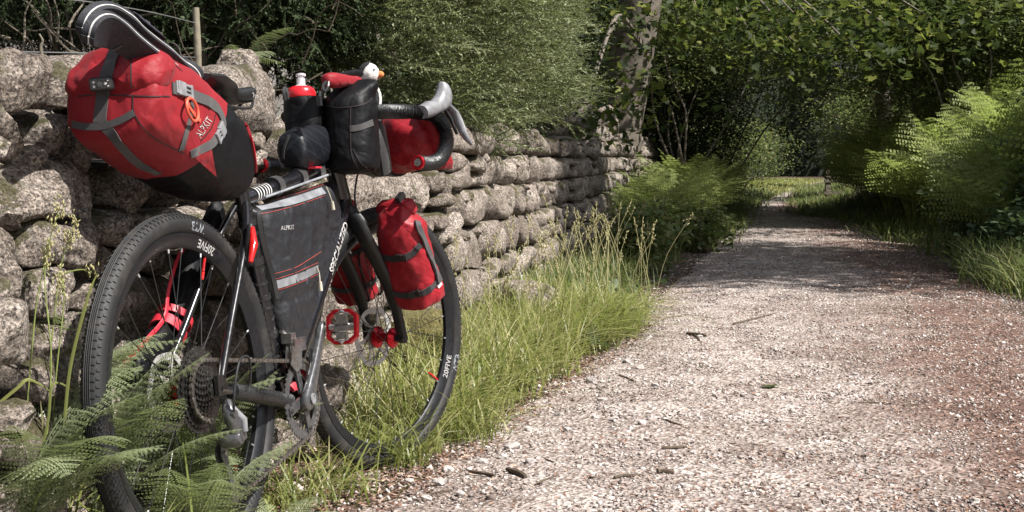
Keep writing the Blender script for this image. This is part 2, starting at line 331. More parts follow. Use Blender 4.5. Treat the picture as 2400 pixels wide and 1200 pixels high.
def text_geo(s, size=1.0, bold=0.0):
    cu = bpy.data.curves.new('t', 'FONT'); cu.body = s; cu.size = size; cu.resolution_u = 3; cu.align_x = 'CENTER'; cu.align_y = 'CENTER'; cu.offset = bold
    ob = bpy.data.objects.new('t', cu); C.objects.link(ob); dg = bpy.context.evaluated_depsgraph_get(); dg.update()
    me = bpy.data.meshes.new_from_object(ob.evaluated_get(dg)); V = [tuple(v.co) for v in me.vertices]; Fc = [tuple(p.vertices) for p in me.polygons]
    bpy.data.objects.remove(ob); bpy.data.meshes.remove(me); bpy.data.curves.remove(cu); return V, Fc
def lettering(s, size, fn, mat, parent, off=(0, 0, 0), name='lettering', bold=0.0, **kw):
    V, Fc = text_geo(s, size, bold); mb = MB(); mb.add([fn(x, y) for x, y, z in V], Fc)
    me = bpy.data.meshes.new(name); me.from_pydata([tuple(p-Vector(off)) for p in mb.v], [], mb.f); me.materials.append(M[mat]); return link(name, me, parent, **kw)
def nz(p, s=1.0, o=0.0): return noise.noise(Vector(p)*s + Vector((o, o*1.7, o*0.3)))

# vectorised scatter of a small template
def rots(n, tilt=1.2, rng=RNG):
    yaw = rng.uniform(0, 2*PI, n); ti = rng.normal(0, tilt*0.6, n); ro = rng.uniform(0, 2*PI, n)
    cz, sz = np.cos(yaw), np.sin(yaw); cx, sx = np.cos(ti), np.sin(ti); cr, sr = np.cos(ro), np.sin(ro)
    Rz = np.zeros((n, 3, 3)); Rz[:, 0, 0] = cz; Rz[:, 0, 1] = -sz; Rz[:, 1, 0] = sz; Rz[:, 1, 1] = cz; Rz[:, 2, 2] = 1
    Rx = np.zeros((n, 3, 3)); Rx[:, 0, 0] = 1; Rx[:, 1, 1] = cx; Rx[:, 1, 2] = -sx; Rx[:, 2, 1] = sx; Rx[:, 2, 2] = cx
    Rr = np.zeros((n, 3, 3)); Rr[:, 0, 0] = cr; Rr[:, 0, 1] = -sr; Rr[:, 1, 0] = sr; Rr[:, 1, 1] = cr; Rr[:, 2, 2] = 1
    return Rz @ Rx @ Rr
def align(D, rng=RNG, roll=True):
    """matrices whose x axis is the given directions"""
    D = D/np.linalg.norm(D, axis=1)[:, None]; n = len(D); up = np.tile([0., 0., 1.], (n, 1)); up[np.abs(D[:, 2]) > 0.95] = [1, 0, 0]
    Y = np.cross(up, D); Y /= np.linalg.norm(Y, axis=1)[:, None]; Z = np.cross(D, Y)
    if roll:
        a = rng.normal(0, 0.7, n) if roll != 'full' else rng.uniform(0, 2*PI, n); c, s_ = np.cos(a)[:, None], np.sin(a)[:, None]; Y, Z = Y*c+Z*s_, -Y*s_+Z*c
    return np.stack([D, Y, Z], 2)
def stamp(TV, TF, pos, R, sc):
    TV = np.asarray(TV, float); TF = np.asarray(TF); n, k = len(pos), len(TV)
    sc = np.asarray(sc, float); sc = sc[:, None, None] if sc.ndim == 1 else sc[:, None, :]
    V = np.einsum('nij,nkj->nki', R, TV[None]*sc) + pos[:, None]
    F = TF[None] + (np.arange(n)*k)[:, None, None]; return V.reshape(-1, 3), F.reshape(-1, TF.shape[1])
def cat(parts):
    Vs, Fs, n = [], [], 0
    for V, F in parts: Vs.append(V); Fs.append(F+n); n += len(V)
    return np.concatenate(Vs), np.concatenate(Fs)
LEAF = ([(0, 0, 0), (0.35, 0.24, 0.05), (1, 0, -0.04), (0.35, -0.24, 0.05)], [(0, 1, 2), (0, 2, 3)])
OVAL = ([(0, 0, 0), (0.3, 0.3, 0.05), (0.75, 0.24, 0.03), (1, 0, -0.06), (0.75, -0.24, 0.03), (0.3, -0.3, 0.05), (0.5, 0, -0.02)], [(0, 1, 6), (1, 2, 6), (2, 3, 6), (3, 4, 6), (4, 5, 6), (5, 0, 6)])
def maple():
    pol = [(0, 0), (0.02, 0.2), (-0.12, 0.42), (0.12, 0.36), (0.2, 0.62), (0.36, 0.5), (0.5, 0.72), (0.52, 0.36), (0.62, 0.26), (0.76, 0.3), (0.82, 0.16), (1.05, 0)]
    o = [(x, y) for x, y in pol] + [(x, -y) for x, y in pol[-2:0:-1]]; V = [(0.38, 0, -0.04)] + [(x, y, 0.06*abs(y)) for x, y in o]
    n = len(o); return V, [(0, 1+i, 1+(i+1) % n) for i in range(n)]
MAPLE = maple()
OCTA = ([(-1, 0, 0), (1, 0, 0), (0, 1, 0), (0, -1, 0), (0, 0, 1), (0, 0, -1)], [(0, 4, 2), (0, 3, 4), (0, 2, 5), (0, 5, 3), (1, 2, 4), (1, 4, 3), (1, 5, 2), (1, 3, 5)])

# ------------------------------------------------------------------ terrain
def slope(Y): return 0.02*max(0.0, Y-4)
PL = [(0, -0.95), (2.5, -0.6), (3.83, -0.236), (6.4, 0.453), (8.4, 0.853), (12.2, 1.65), (20.6, 3.42), (26.7, 4.64), (35, 6.7), (44.6, 8.9), (80, 19)]
PR = [(0, 1.2), (2.5, 1.7), (3.83, 2.05), (6.4, 2.6), (8.4, 3.02), (12.2, 3.75), (19.6, 4.75), (21.6, 4.55), (26.7, 5.5), (35, 7.35), (44.6, 9.45), (80, 20)]
def lerp(tab, y):
    if y <= tab[0][0]: return tab[0][1]
    for (a, b), (c, d) in zip(tab, tab[1:]):
        if y <= c: return b+(d-b)*(y-a)/(c-a)
    return tab[-1][1]
def wall_x(Y): return -1.293+0.16*Y
def smooth(t): t = max(0, min(1, t)); return t*t*(3-2*t)
def gz(X, Y):
    l, r = lerp(PL, Y), lerp(PR, Y); z = slope(Y)
    z += 0.05*smooth((l-X)/0.5)*smooth((Y-5)/3)
    z += 1.0*smooth((X-r-.1)/2.6)*smooth((Y-5)/4) + 1.4*smooth((X-r-2.0)/9)*smooth((Y-8)/6)
    if Y > 1 and X < wall_x(Y)-0.25: z += 0.5*smooth((wall_x(Y)-0.25-X)/1.5)*smooth((Y-3)/3) + 1.2*smooth((wall_x(Y)-1.5-X)/10)
    z += 0.03*nz((X, Y, 0), 1.1)*smooth(abs(X-(l+r)/2)/1.6-0.3)
    return z
def px(x, y, Y):
    """world point at depth Y whose image falls at photo pixel (x, y)"""
    a = (x-1200)/F_PX; b = (600-y)/F_PX; c, s_ = math.cos(PITCH), math.sin(PITCH); d = Vector((a, c+b*s_, -s_+b*c)); t = Y/d.y
    return Vector((0, 0, CAM_H)) + d*t
def make_ground():
    ys = np.concatenate([np.linspace(-8, 2, 8), np.linspace(2.3, 14, 90), np.linspace(14.4, 40, 60), np.linspace(42, 130, 30)]); n = 121
    V = []; 
    for y in ys:
        cx = (lerp(PL, y)+lerp(PR, y))/2
        for k in range(n):
            t = (k/(n-1)*2-1); x = cx + 6*t + 60*t**5; V.append((x, y, gz(x, y)))
    V = np.array(V); F = [(j*n+i, j*n+i+1, (j+1)*n+i+1, (j+1)*n+i) for j in range(len(ys)-1) for i in range(n-1)]
    link('ground', fastmesh('ground', V, F, M['ground'], True), kind='structure')
    ys = np.concatenate([np.linspace(0.5, 14, 260), np.linspace(14.2, 78, 120)]); n = 90; V = []; A = []
    for y in ys:
        l, r = lerp(PL, y), lerp(PR, y)
        for k in range(n):
            t = k/(n-1); wob = 0.10*nz((y*1.3, 0, 5), 1) if t < 0.5 else 0.14*nz((y*1.1, 9, 5), 1)
            x = l+(r-l)*t + wob*(abs(t-0.5)*2)**3; e = min(t, 1-t)
            V.append((x, y, gz(x, y) + 0.004 + 0.022*smooth(e/0.25) - 0.035*smooth((0.03-e)/0.03) + 0.006*nz((x, y, 1), 5) + 0.004*nz((x, y, 3), 17))); A.append(t)
    F = [(j*n+i, j*n+i+1, (j+1)*n+i+1, (j+1)*n+i) for j in range(len(ys)-1) for i in range(n-1)]
    me = fastmesh('path', V, F, M['path'], True); at = me.attributes.new('across', 'FLOAT', 'POINT'); at.data.foreach_set('value', np.array(A, np.float32))
    link('path', me, kind='structure')
make_ground()
def path_z(x, y):
    l, r = lerp(PL, y), lerp(PR, y); t = (x-l)/(r-l); e = min(t, 1-t)
    return gz(x, y) + (0.004 + 0.022*smooth(e/0.25) if 0 < t < 1 else 0)

# ------------------------------------------------------------------ dry stone wall
WD = Vector((0.16, 1, 0)).normalized(); WN = Vector((1, -0.16, 0)).normalized(); W0 = Vector((wall_x(0), 0, 0))
def wp(s, z, d=0.0):   # s along the wall, z above local ground, d out of the face
    p = W0 + WD*s + WN*(d - 0.10*(z-0.8)); return Vector((p.x, p.y, slope(p.y)+z))
def px_s(x):    # wall position seen at photo column x
    k = (x-1200)/F_PX; Y = 1.293/(0.16-k); return Y/WD.y
def stone_mesh(poly, seed, depth=0.2, bulge=0.05, na=22, nr=7, rough=0.012, mat='stone', rnd=0.26, pe=0.42):
    jit = random.Random(seed*17.3); d0, ty_, tz_ = jit.uniform(-.022, .022), jit.uniform(-.22, .22), jit.uniform(-.15, .15)
    """poly: corners (s, z) on the face; returns mesh local to its centre"""
    cs = sum(p[0] for p in poly)/len(poly); cz = sum(p[1] for p in poly)/len(poly)
    P = [Vector((p[0], p[1], 0)) for p in poly]; n = len(P); out = []
    for i in range(n):   # rounded outline
        a, b, c = P[i-1], P[i], P[(i+1) % n]; out += [b+(a-b)*rnd, b+(a-b)*rnd*.27+(c-b)*rnd*.27, b+(c-b)*rnd]
    L = [0]; 
    for i in range(len(out)): L.append(L[-1]+(out[(i+1) % len(out)]-out[i]).length)
    ring = []
    for k in range(na):
        t = L[-1]*k/na; i = max(j for j in range(len(out)) if L[j] <= t+1e-9); u = (t-L[i])/max(1e-9, L[i+1]-L[i]); ring.append(out[i].lerp(out[(i+1) % len(out)], u))
    prof = [(0.80, -depth), (0.97, -depth*0.45), (1.0, -0.02)]
    for j in range(1, nr+1):
        t = j/nr; prof.append((math.cos(t*PI/2*0.985)**pe, bulge*math.sin(t*PI/2)**0.75))
    C0 = Vector((cs, cz, 0)); verts = []
    for (f, d) in prof:
        for q in ring:
            g = C0+(q-C0)*f; w_ = wp(g.x, g.y, d + (d0 + (g.x-cs)*ty_ + (g.y-cz)*tz_ if d > -.05 else 0)); nn = noise.fractal(w_*6+Vector((seed, 0, 0)), 0.8, 2.1, 6)*rough*1.9 + (0.5-noise.voronoi(w_*9+Vector((seed, 0, 0)))[0][0])*rough*0.9 + noise.noise(w_*28+Vector((seed, 0, 0)))*rough*0.35
            dirn = (WN*(0.35+0.65*(1-f)) + (wp(g.x, g.y)-wp(cs, cz)).normalized()*f*0.7); verts.append(w_+dirn*nn)
    m = len(prof); c = wp(cs, cz, -0.03); T1 = (wp(cs+.01, cz)-wp(cs, cz)).normalized(); T2 = (wp(cs, cz+.01)-wp(cs, cz)).normalized(); sz_s = max(p[0] for p in poly)-min(p[0] for p in poly); sz_z = max(p[1] for p in poly)-min(p[1] for p in poly)
    for q_ in range(7):   # flat broken faces knocked off the front
        ax_, az_ = jit.uniform(-1, 1), jit.uniform(-1, 1); nn_ = (WN*jit.uniform(.45, 1.0) + T1*ax_*.8 + T2*az_*.8).normalized(); sup = max((v-c).dot(nn_) for v in verts[3*na:]); cut = sup - jit.uniform(.05, .22)*min(sz_s, sz_z, .22)
        for v in verts[na:]:
            d_ = (v-c).dot(nn_)-cut
            if d_ > 0: v -= nn_*d_*.88
    for v in verts: v += WN*(noise.fractal(v*30, 0.8, 2, 4)*rough*0.28)
    vs = [tuple(v-c) for v in verts]
    tip = sum((verts[(m-1)*na+k] for k in range(na)), Vector())/na - c; vs.append(tuple(tip))
    fs = [(i*na+k, i*na+(k+1) % na, (i+1)*na+(k+1) % na, (i+1)*na+k) for i in range(m-1) for k in range(na)] + [((m-1)*na+k, (m-1)*na+(k+1) % na, len(vs)-1) for k in range(na)]
    fs.append(tuple(range(na))[::-1])
    me = bpy.data.meshes.new('stone'); me.from_pydata(vs, [], fs); me.polygons.foreach_set('use_smooth', [True]*len(me.polygons)); me.materials.append(M[mat]); return me, c
def rock(center, size, seed, mat='stone', n=3, rough=0.12, R=None):
    b = bmesh.new(); bmesh.ops.create_icosphere(b, subdivisions=n, radius=1); R = R or Matrix.Identity(3)
    for v in b.verts:
        d = v.co.normalized(); q = Vector([math.copysign(abs(x)**0.75, x) for x in d]); k = 1+rough*2.2*noise.fractal(d*1.6+Vector((seed*3.1, 0, 0)), 0.8, 2, 5)
        v.co = R @ Vector((q.x*size[0]*k, q.y*size[1]*k, q.z*size[2]*k))
    me = bpy.data.meshes.new('stone'); b.to_mesh(me); b.free(); me.polygons.foreach_set('use_smooth', [True]*len(me.polygons)); me.materials.append(M[mat]); return me

wall = empty('stone_wall', (W0.x, 0, 0), label='old dry stone wall of rough granite boulders running beside the gravel path', cat='wall')
def wall_stone(me, c):
    o = link('stone', me, wall); o.location = c - wall.location; return o
nstones = 0
def rows_section(s0, s1, edges, wmin, wmax, seed, far=False):
    """edges: function row -> base z(s); neighbours share jittered corners, then shrink by the joint"""
    global nstones
    rnd = random.Random(seed); nrow = len(edges)-1; out = []
    for r in range(nrow):
        s = s0 - rnd.uniform(0, wmin)
        while s < s1:
            near = max(1.0, s/9); w = rnd.uniform(wmin, wmax)
            if r == nrow-1: w *= 1.25
            a, b_ = s, s+w
            def ed(k, q): return edges[k] + 0.022*noise.noise(Vector((q*3.1, k*7.7, seed))) + (0.05*noise.noise(Vector((q*1.3, k*2.2, seed))) if k == nrow else 0)
            zb0, zb1, zt0, zt1 = ed(r, a), ed(r, b_), ed(r+1, a), ed(r+1, b_); mid_b, mid_t = ed(r, (a+b_)/2), ed(r+1, (a+b_)/2)
            h = zt0-zb0; g = 0.006; gs = .030; ja = h*0.16*noise.noise(Vector((a*9, r*3, seed))); jb = h*0.16*noise.noise(Vector((b_*9, r*3, seed)))
            if w > 0.1 and h > 0.12 and rnd.random() < 0.22 and r < nrow-1:   # two thin stones in place of one
                zm = zb0+h*rnd.uniform(0.4, 0.6)
                out.append([(a+g, zb0+g), (b_-g, zb1+g), (b_-g, zm-g*0.6), (a+g, zm-g*0.6)]); out.append([(a+g, zm+g*0.6), (b_-g, zm+g*0.6), (b_-g, zt1-g), (a+g, zt0-g)])
            else:
                out.append([(a+g+ja, zb0+g), ((a+b_)/2, mid_b+g), (b_-gs+jb, zb1+g), (b_-gs*0.8, (zb1+zt1)/2), (b_-gs-jb, zt1-g), ((a+b_)/2+rnd.uniform(-.2, .2)*w, mid_t-g+(0.02 if r == nrow-1 else 0)), (a+g-ja, zt0-g), (a+g*0.7, (zb0+zt0)/2)])
            s = b_
    return out
# rows of the near length, read off the photograph: (x0, y0, x1, y1) rectangles on the face
near_px = [(-60, 128, 168, 252), (176, 136, 300, 262), (303, 140, 420, 262), (424, 150, 498, 280), (540, 160, 752, 312),
  (-120, 250, -4, 372), (2, 243, 116, 371), (120, 272, 206, 368), (210, 270, 330, 360), (334, 268, 440, 362), (444, 285, 572, 352), (588, 306, 655, 346), (663, 308, 760, 378),
  (-90, 378, 17, 515), (21, 374, 192, 514), (196, 366, 277, 503), (281, 385, 380, 488), (385, 392, 470, 492), (474, 368, 560, 470), (564, 360, 610, 460), (604, 352, 650, 408), (654, 384, 760, 450),
  (-60, 532, 72, 708), (78, 520, 240, 625), (246, 495, 340, 572), (344, 492, 462, 575), (466, 497, 560, 590), (564, 466, 660, 560), (604, 412, 650, 462), (664, 455, 760, 540),
  (-60, 712, 92, 870), (80, 630, 190, 745), (194, 634, 262, 735), (258, 580, 352, 640), (356, 580, 470, 640), (268, 645, 470, 815), (474, 595, 600, 690), (604, 566, 760, 650),
  (96, 750, 190, 860), (194, 740, 266, 850), (474, 696, 600, 800), (604, 655, 760, 760)]
def ray_s(x, y):
    z0 = 0.743-(y-445)/F_PX*3
    k = (x-1200)/F_PX; z = 0.6
    for _ in range(4):   # face leans back 0.10 per metre
        Y = (1.293+0.10*(z-0.8))/(0.16-k); z = 0.743-(y-445)/F_PX*Y
    return Y/WD.y, z
polys = []
rr = random.Random(3)
for (x0, y0, x1, y1) in near_px:
    cx_, cy_ = (x0+x1)/2, (y0+y1)/2; w2, h2 = (x1-x0)/2, (y1-y0)/2; x0 -= 42; x1 -= 66; cx_ -= 54; w2 -= 12; j = lambda a: rr.uniform(-a, a)
    pp = [(x0+j(7), y1+j(5)), (cx_+j(20), y1+3+j(4)), (x1+j(7), y1+j(5)), (x1+2+j(4), cy_+j(20)), (x1+j(7), y0+j(5)), (cx_+j(25), y0-3+j(4)), (x0+j(7), y0+j(5)), (x0-2+j(4), cy_+j(20))]
    polys.append([ray_s(*p) for p in pp])
for i, pl in enumerate(polys):
    me, c = stone_mesh(pl, i*3.7, 0.2, 0.050, 44, 14, 0.014, rnd=0.32, pe=0.62); wall_stone(me, c); nstones += 1
lowz = 0.46
lo = rows_section(1.6, 3.3, [0.0, 0.12, 0.235, 0.35, 0.46], 0.14, 0.3, 5.0)
for i, pl in enumerate(lo): me, c = stone_mesh(pl, i*2.3+50, 0.2, 0.05, 28, 8, 0.015, rnd=.28, pe=.5); wall_stone(me, c); nstones += 1
sA = 3.3
mid = rows_section(3.3, 4.6, [0.0, 0.15, 0.31, 0.46], 0.16, 0.34, 15.0) + rows_section(4.6, 6.2, [0.0, 0.15, 0.30, 0.47, 0.62, 0.79, 0.90], 0.18, 0.40, 8.0)
mid += [[(s_, a), (s_+w_, a+.01), (s_+w_+.01, b_), (s_, b_-.01)] for s_, w_, a, b_ in ((4.25, .35, .47, .63), (4.2, .36, .64, .80), (4.3, .28, .81, .97))]
for i, pl in enumerate(mid): me, c = stone_mesh(pl, i*2.9+150, 0.22, 0.055, 26, 8, 0.017, rnd=.26, pe=.5); wall_stone(me, c); nstones += 1
far_polys = rows_section(6.2, 13.0, [0.0, 0.17, 0.33, 0.52, 0.70, 0.86, 1.0], 0.22, 0.50, 21.0)
for i, pl in enumerate(far_polys): 
    if nstones >= 286: break
    me, c = stone_mesh(pl, i*1.9+250, 0.25, 0.06, 18, 6, 0.022, 'stone', rnd=.26, pe=.45); wall_stone(me, c); nstones += 1
rest = far_polys[i:] if nstones >= 286 else []
rest += rows_section(13.0, 27.5, [0.0, 0.18, 0.36, 0.54, 0.72, 0.88, 1.04], 0.28, 0.6, 31.0)
# boulders lying on top
def top_rock(x, y, w, h, dd=0.14, seed=0, back=0.12, Rz=0.0):
    s_, z_ = ray_s(x, y); p = wp(s_, z_, -back); k = p.y/F_PX
    me = rock(None, (dd, w*k/2, h*k/2), seed, 'stone', 4, 0.10, Matrix.Rotation(Rz, 3, 'Z')); wall_stone(me, p)
top_rock(640, 165, 118, 100, 0.06, 3, 0.10)                       # upright dark slab
for a in ((1306, 316, 150, 78, .24, 11), (1388, 318, 84, 66, .20, 12), (1436, 332, 96, 72, .18, 13), (1480, 346, 66, 60, .16, 14), (1060, 345, 60, 62, .12, 15), (1110, 350, 70, 48, .16, 16), (1500, 368, 40, 40, .14, 17), (1240, 362, 80, 44, .16, 18), (1350, 318, 50, 44, .16, 19)):
    top_rock(*a[:4], a[4], a[5]); nstones += 1
pr_ = random.Random(77); Vp, Fp, op = [], [], 0   # small pinning stones wedged in the joints
for k in range(230):
    s_ = 2.0+8.5*pr_.random()**1.3; rows_ = (.12, .235, .35, .46, .58, .69, .80, .90) if s_ < 4.4 else (.16, .32, .49, .66, .82); z_ = pr_.choice(rows_)+pr_.uniform(-.02, .02); a_ = pr_.uniform(.018, .045)
    me = rock(None, (.05, a_, a_*pr_.uniform(.4, .8)), k+900, 'stone', 2, .16, Matrix.Rotation(pr_.uniform(-.5, .5), 3, 'X')); c = wp(s_, z_, pr_.uniform(-.03, .0))
    Vp += [tuple(v.co + c - wall.location) for v in me.vertices]; Fp += [tuple(j+op for j in p.vertices) for p in me.polygons]; op += len(me.vertices); bpy.data.meshes.remove(me)
me = bpy.data.meshes.new('pinning_stones'); me.from_pydata(Vp, [], Fp); me.materials.append(M['stone']); link('pinning_stones', me, wall, kind='stuff')
b_all = bmesh.new(); Vr, Fr, off = [], [], 0
for i, pl in enumerate(rest):
    me, c = stone_mesh(pl, i*1.7+600, 0.25, 0.06, 12, 3, 0.02, 'stone_far'); n = len(me.vertices)
    Vr += [tuple(v.co + c - wall.location) for v in me.vertices]; Fr += [tuple(j+off for j in p.vertices) for p in me.polygons]; off += n; bpy.data.meshes.remove(me)
rng_ = random.Random(5)
for k in range(26):
    s_ = 13.5+k*0.52; me = rock(None, (.16, rng_.uniform(.18, .32), rng_.uniform(.09, .15)), k+40, 'stone_far', 2, .12); c = wp(s_, 1.08, -.15)
    Vr += [tuple(v.co + c - wall.location) for v in me.vertices]; Fr += [tuple(j+off for j in p.vertices) for p in me.polygons]; off += len(me.vertices); bpy.data.meshes.remove(me)
me = bpy.data.meshes.new('far_stones'); me.from_pydata(Vr, [], Fr); me.polygons.foreach_set('use_smooth', [True]*len(me.polygons)); me.materials.append(M['stone_far']); link('far_stones', me, wall, kind='stuff')
core = MB(); n = 40
rings = [[wp(1.4+26.2*k/n, -0.2, -0.07), wp(1.4+26.2*k/n, (0.80 if k < 5 else 0.78), -0.09), wp(1.4+26.2*k/n, 0.82, -0.30), wp(1.4+26.2*k/n, -0.2, -0.62)] for k in range(n+1)]
core.loft(rings); core.obj('wall_core', 'wallcore', wall, False, off=wall.location)
# ------------------------------------------------------------------ bicycle
YAW, LEAN, STEER = 0.277698, 0.0976694, 0.284034
BO = Vector((-0.601314, 2.69961, 0.0)); R_W, WB = 0.350, 1.03
e_u = Vector((math.sin(YAW), math.cos(YAW), 0)); w0 = Vector((math.cos(YAW), -math.sin(YAW), 0)); zz = Vector((0, 0, 1))
e_v = zz*math.cos(LEAN) - w0*math.sin(LEAN); e_w = w0*math.cos(LEAN) + zz*math.sin(LEAN)
BM = Matrix((e_u, -e_w, e_v)).transposed()          # local (forward, left, up)
def B(p): return Vector((p[0], -p[2], p[1]))          # (u, v, w): forward, up, right -> local
def thing(name, at=(0, 0, 0), label=None, cat=None, group=None):
    """a thing in the bicycle's orientation; at = (u, v, w) of its base"""
    o = empty(name, label=label, category=cat, group=group) if False else tag(empty(name), label, cat, group)
    o.matrix_world = Matrix.Translation(BO + BM @ B(at)) @ BM.to_4x4(); o['_off'] = tuple(B(at)); return o
def put(mb, name, mat, par, **kw):
    r = par
    while r.parent: r = r.parent
    return mb.obj(name, mat, par, off=Vector(r['_off']), **kw)
HA = math.radians(71.5); AXL = Vector((-math.cos(HA), 0, math.sin(HA))); ABASE = Vector((WB-0.05*math.sin(HA), 0, R_W-0.05*math.cos(HA)))
SR = Matrix.Rotation(-STEER, 3, AXL)
def St(p):       # (u, v, w) unsteered -> local, steered
    q = B(p) - ABASE; return ABASE + SR @ q
def axis_at(v): t = (v-ABASE.z)/AXL.z; return ABASE.x + AXL.x*t

bike = thing('bicycle', (0, 0, 0), 'black gravel touring bicycle leaning on the stone wall, loaded with red and black bags', 'bicycle')
BOT = (0.405, 0.272, 0); SEAT = (0.300, 0.745, 0); HT, HB_ = 0.860, 0.700
ht, hb = (axis_at(HT), HT, 0), (axis_at(HB_), HB_, 0)
f = MB(B)
f.tube([(SEAT[0]-0.004, SEAT[1]+0.02, 0), BOT], [0.017, 0.019], 16)
f.obj  # seat tube
put(f, 'seat_tube', 'paint', bike)
f = MB(B); f.tube([(0.31, 0.725, 0), (0.55, 0.765, 0), (ht[0]-0.01, 0.822, 0)], [0.0155, 0.019, 0.022], 16); tt = put(f, 'top_tube', 'paint', bike)
f = MB(B); f.tube([(hb[0]-0.005, 0.715, 0), (0.70, 0.552, 0), (BOT[0]+0.005, BOT[1]+0.01, 0)], [0.026, 0.027, 0.024], 18); dt = put(f, 'down_tube', 'paint', bike)
f = MB(B); f.tube([(axis_at(HB_-0.01), HB_-0.01, 0), (axis_at(HT+0.015), HT+0.015, 0)], [0.026, 0.022], 18); put(f, 'head_tube', 'paint', bike)
f = MB(B); f.lathe(BOT, (0, 0, 1), [(-0.036, 0.021), (0.036, 0.021)], 20); put(f, 'bottom_bracket', 'paint', bike)
for s in (1, -1):
    f = MB(B); f.tube(catmull([(0.297, 0.715, s*0.012), (0.235, 0.640, s*0.034), (0.10, 0.475, s*0.052), (0.012, 0.372, s*0.066)], 6), 0.0085, 12, squash=(1, 0.85)); f.box(B((0.0, .35, 0)) if False else (0.003, 0.357, s*0.068), (0.034, 0.04, 0.008)); put(f, 'seat_stay', 'paint', bike)
    f = MB(B); f.tube(catmull([(0.0, 0.350, s*0.066), (0.12, 0.325, s*0.058), (0.30, 0.288, s*0.040), (0.385, 0.272, s*0.028)], 6), [0.009]*6+[0.0115]*6+[0.014]*7, 12); cs = put(f, 'chain_stay', 'paint', bike)
    if s == 1:   # spiral wrapped protector
        g = MB(B); P = catmull([(0.0, 0.350, 0.066), (0.12, 0.325, 0.058), (0.30, 0.288, 0.040), (0.385, 0.272, 0.028)], 14)
        for k in range(8, 38): g.tube([P[k].lerp(P[k+1], .0), P[k].lerp(P[k+1], .55), P[k+1]], [0.0155, 0.0175, 0.0150], 12)
        put(g, 'wrap_tape', 'tape', cs)
# cable wraps on the seat tube (dark bands)
g = MB(B)
for k in range(15):
    t = 0.08+0.058*k; p = Vector(SEAT).lerp(Vector(BOT), t); q = Vector(SEAT).lerp(Vector(BOT), t+(0.03 if k % 3 == 1 else 0.008)); tl = Vector((0, 0.006 if k % 2 else -0.004, 0))
    g.tube([p, q+tl*0.5], 0.0205, 14)
put(g, 'wrap_bands', 'tape', bike)
# front end
f = MB(St); v1 = HB_-0.015
for s in (1, -1):
    f = MB(St); a = axis_at(v1)
    f.tube(catmull([(a-0.002, v1+0.006, s*0.004), (a+0.006, v1-0.020, s*0.034), (a+0.022, v1-0.065, s*0.049), (WB-0.045, 0.48, s*0.054), (WB, 0.352, s*0.056)], 6), [0.024]*3+[0.021]*6+[0.0185]*6+[0.0165]*5+[0.013]*5, 14, squash=(1.25, 0.75))
    f.lathe((WB, 0.350, s*0.056-0.009), (0, 0, 1), [(0, 0.013), (0.018, 0.013)], 14)
    fb = put(f, 'fork_blade', 'carbon', bike)
f = MB(St); f.tube([(axis_at(HT+.01), HT+.01, 0), (axis_at(0.93), 0.93, 0)], 0.0175, 14); f.tube([(axis_at(0.905), 0.905, 0), (axis_at(0.905)+0.085, 0.938, 0)], 0.018, 14)
put(f, 'stem', 'paint', bike)
cx, cv = axis_at(0.905)+0.09, 0.940
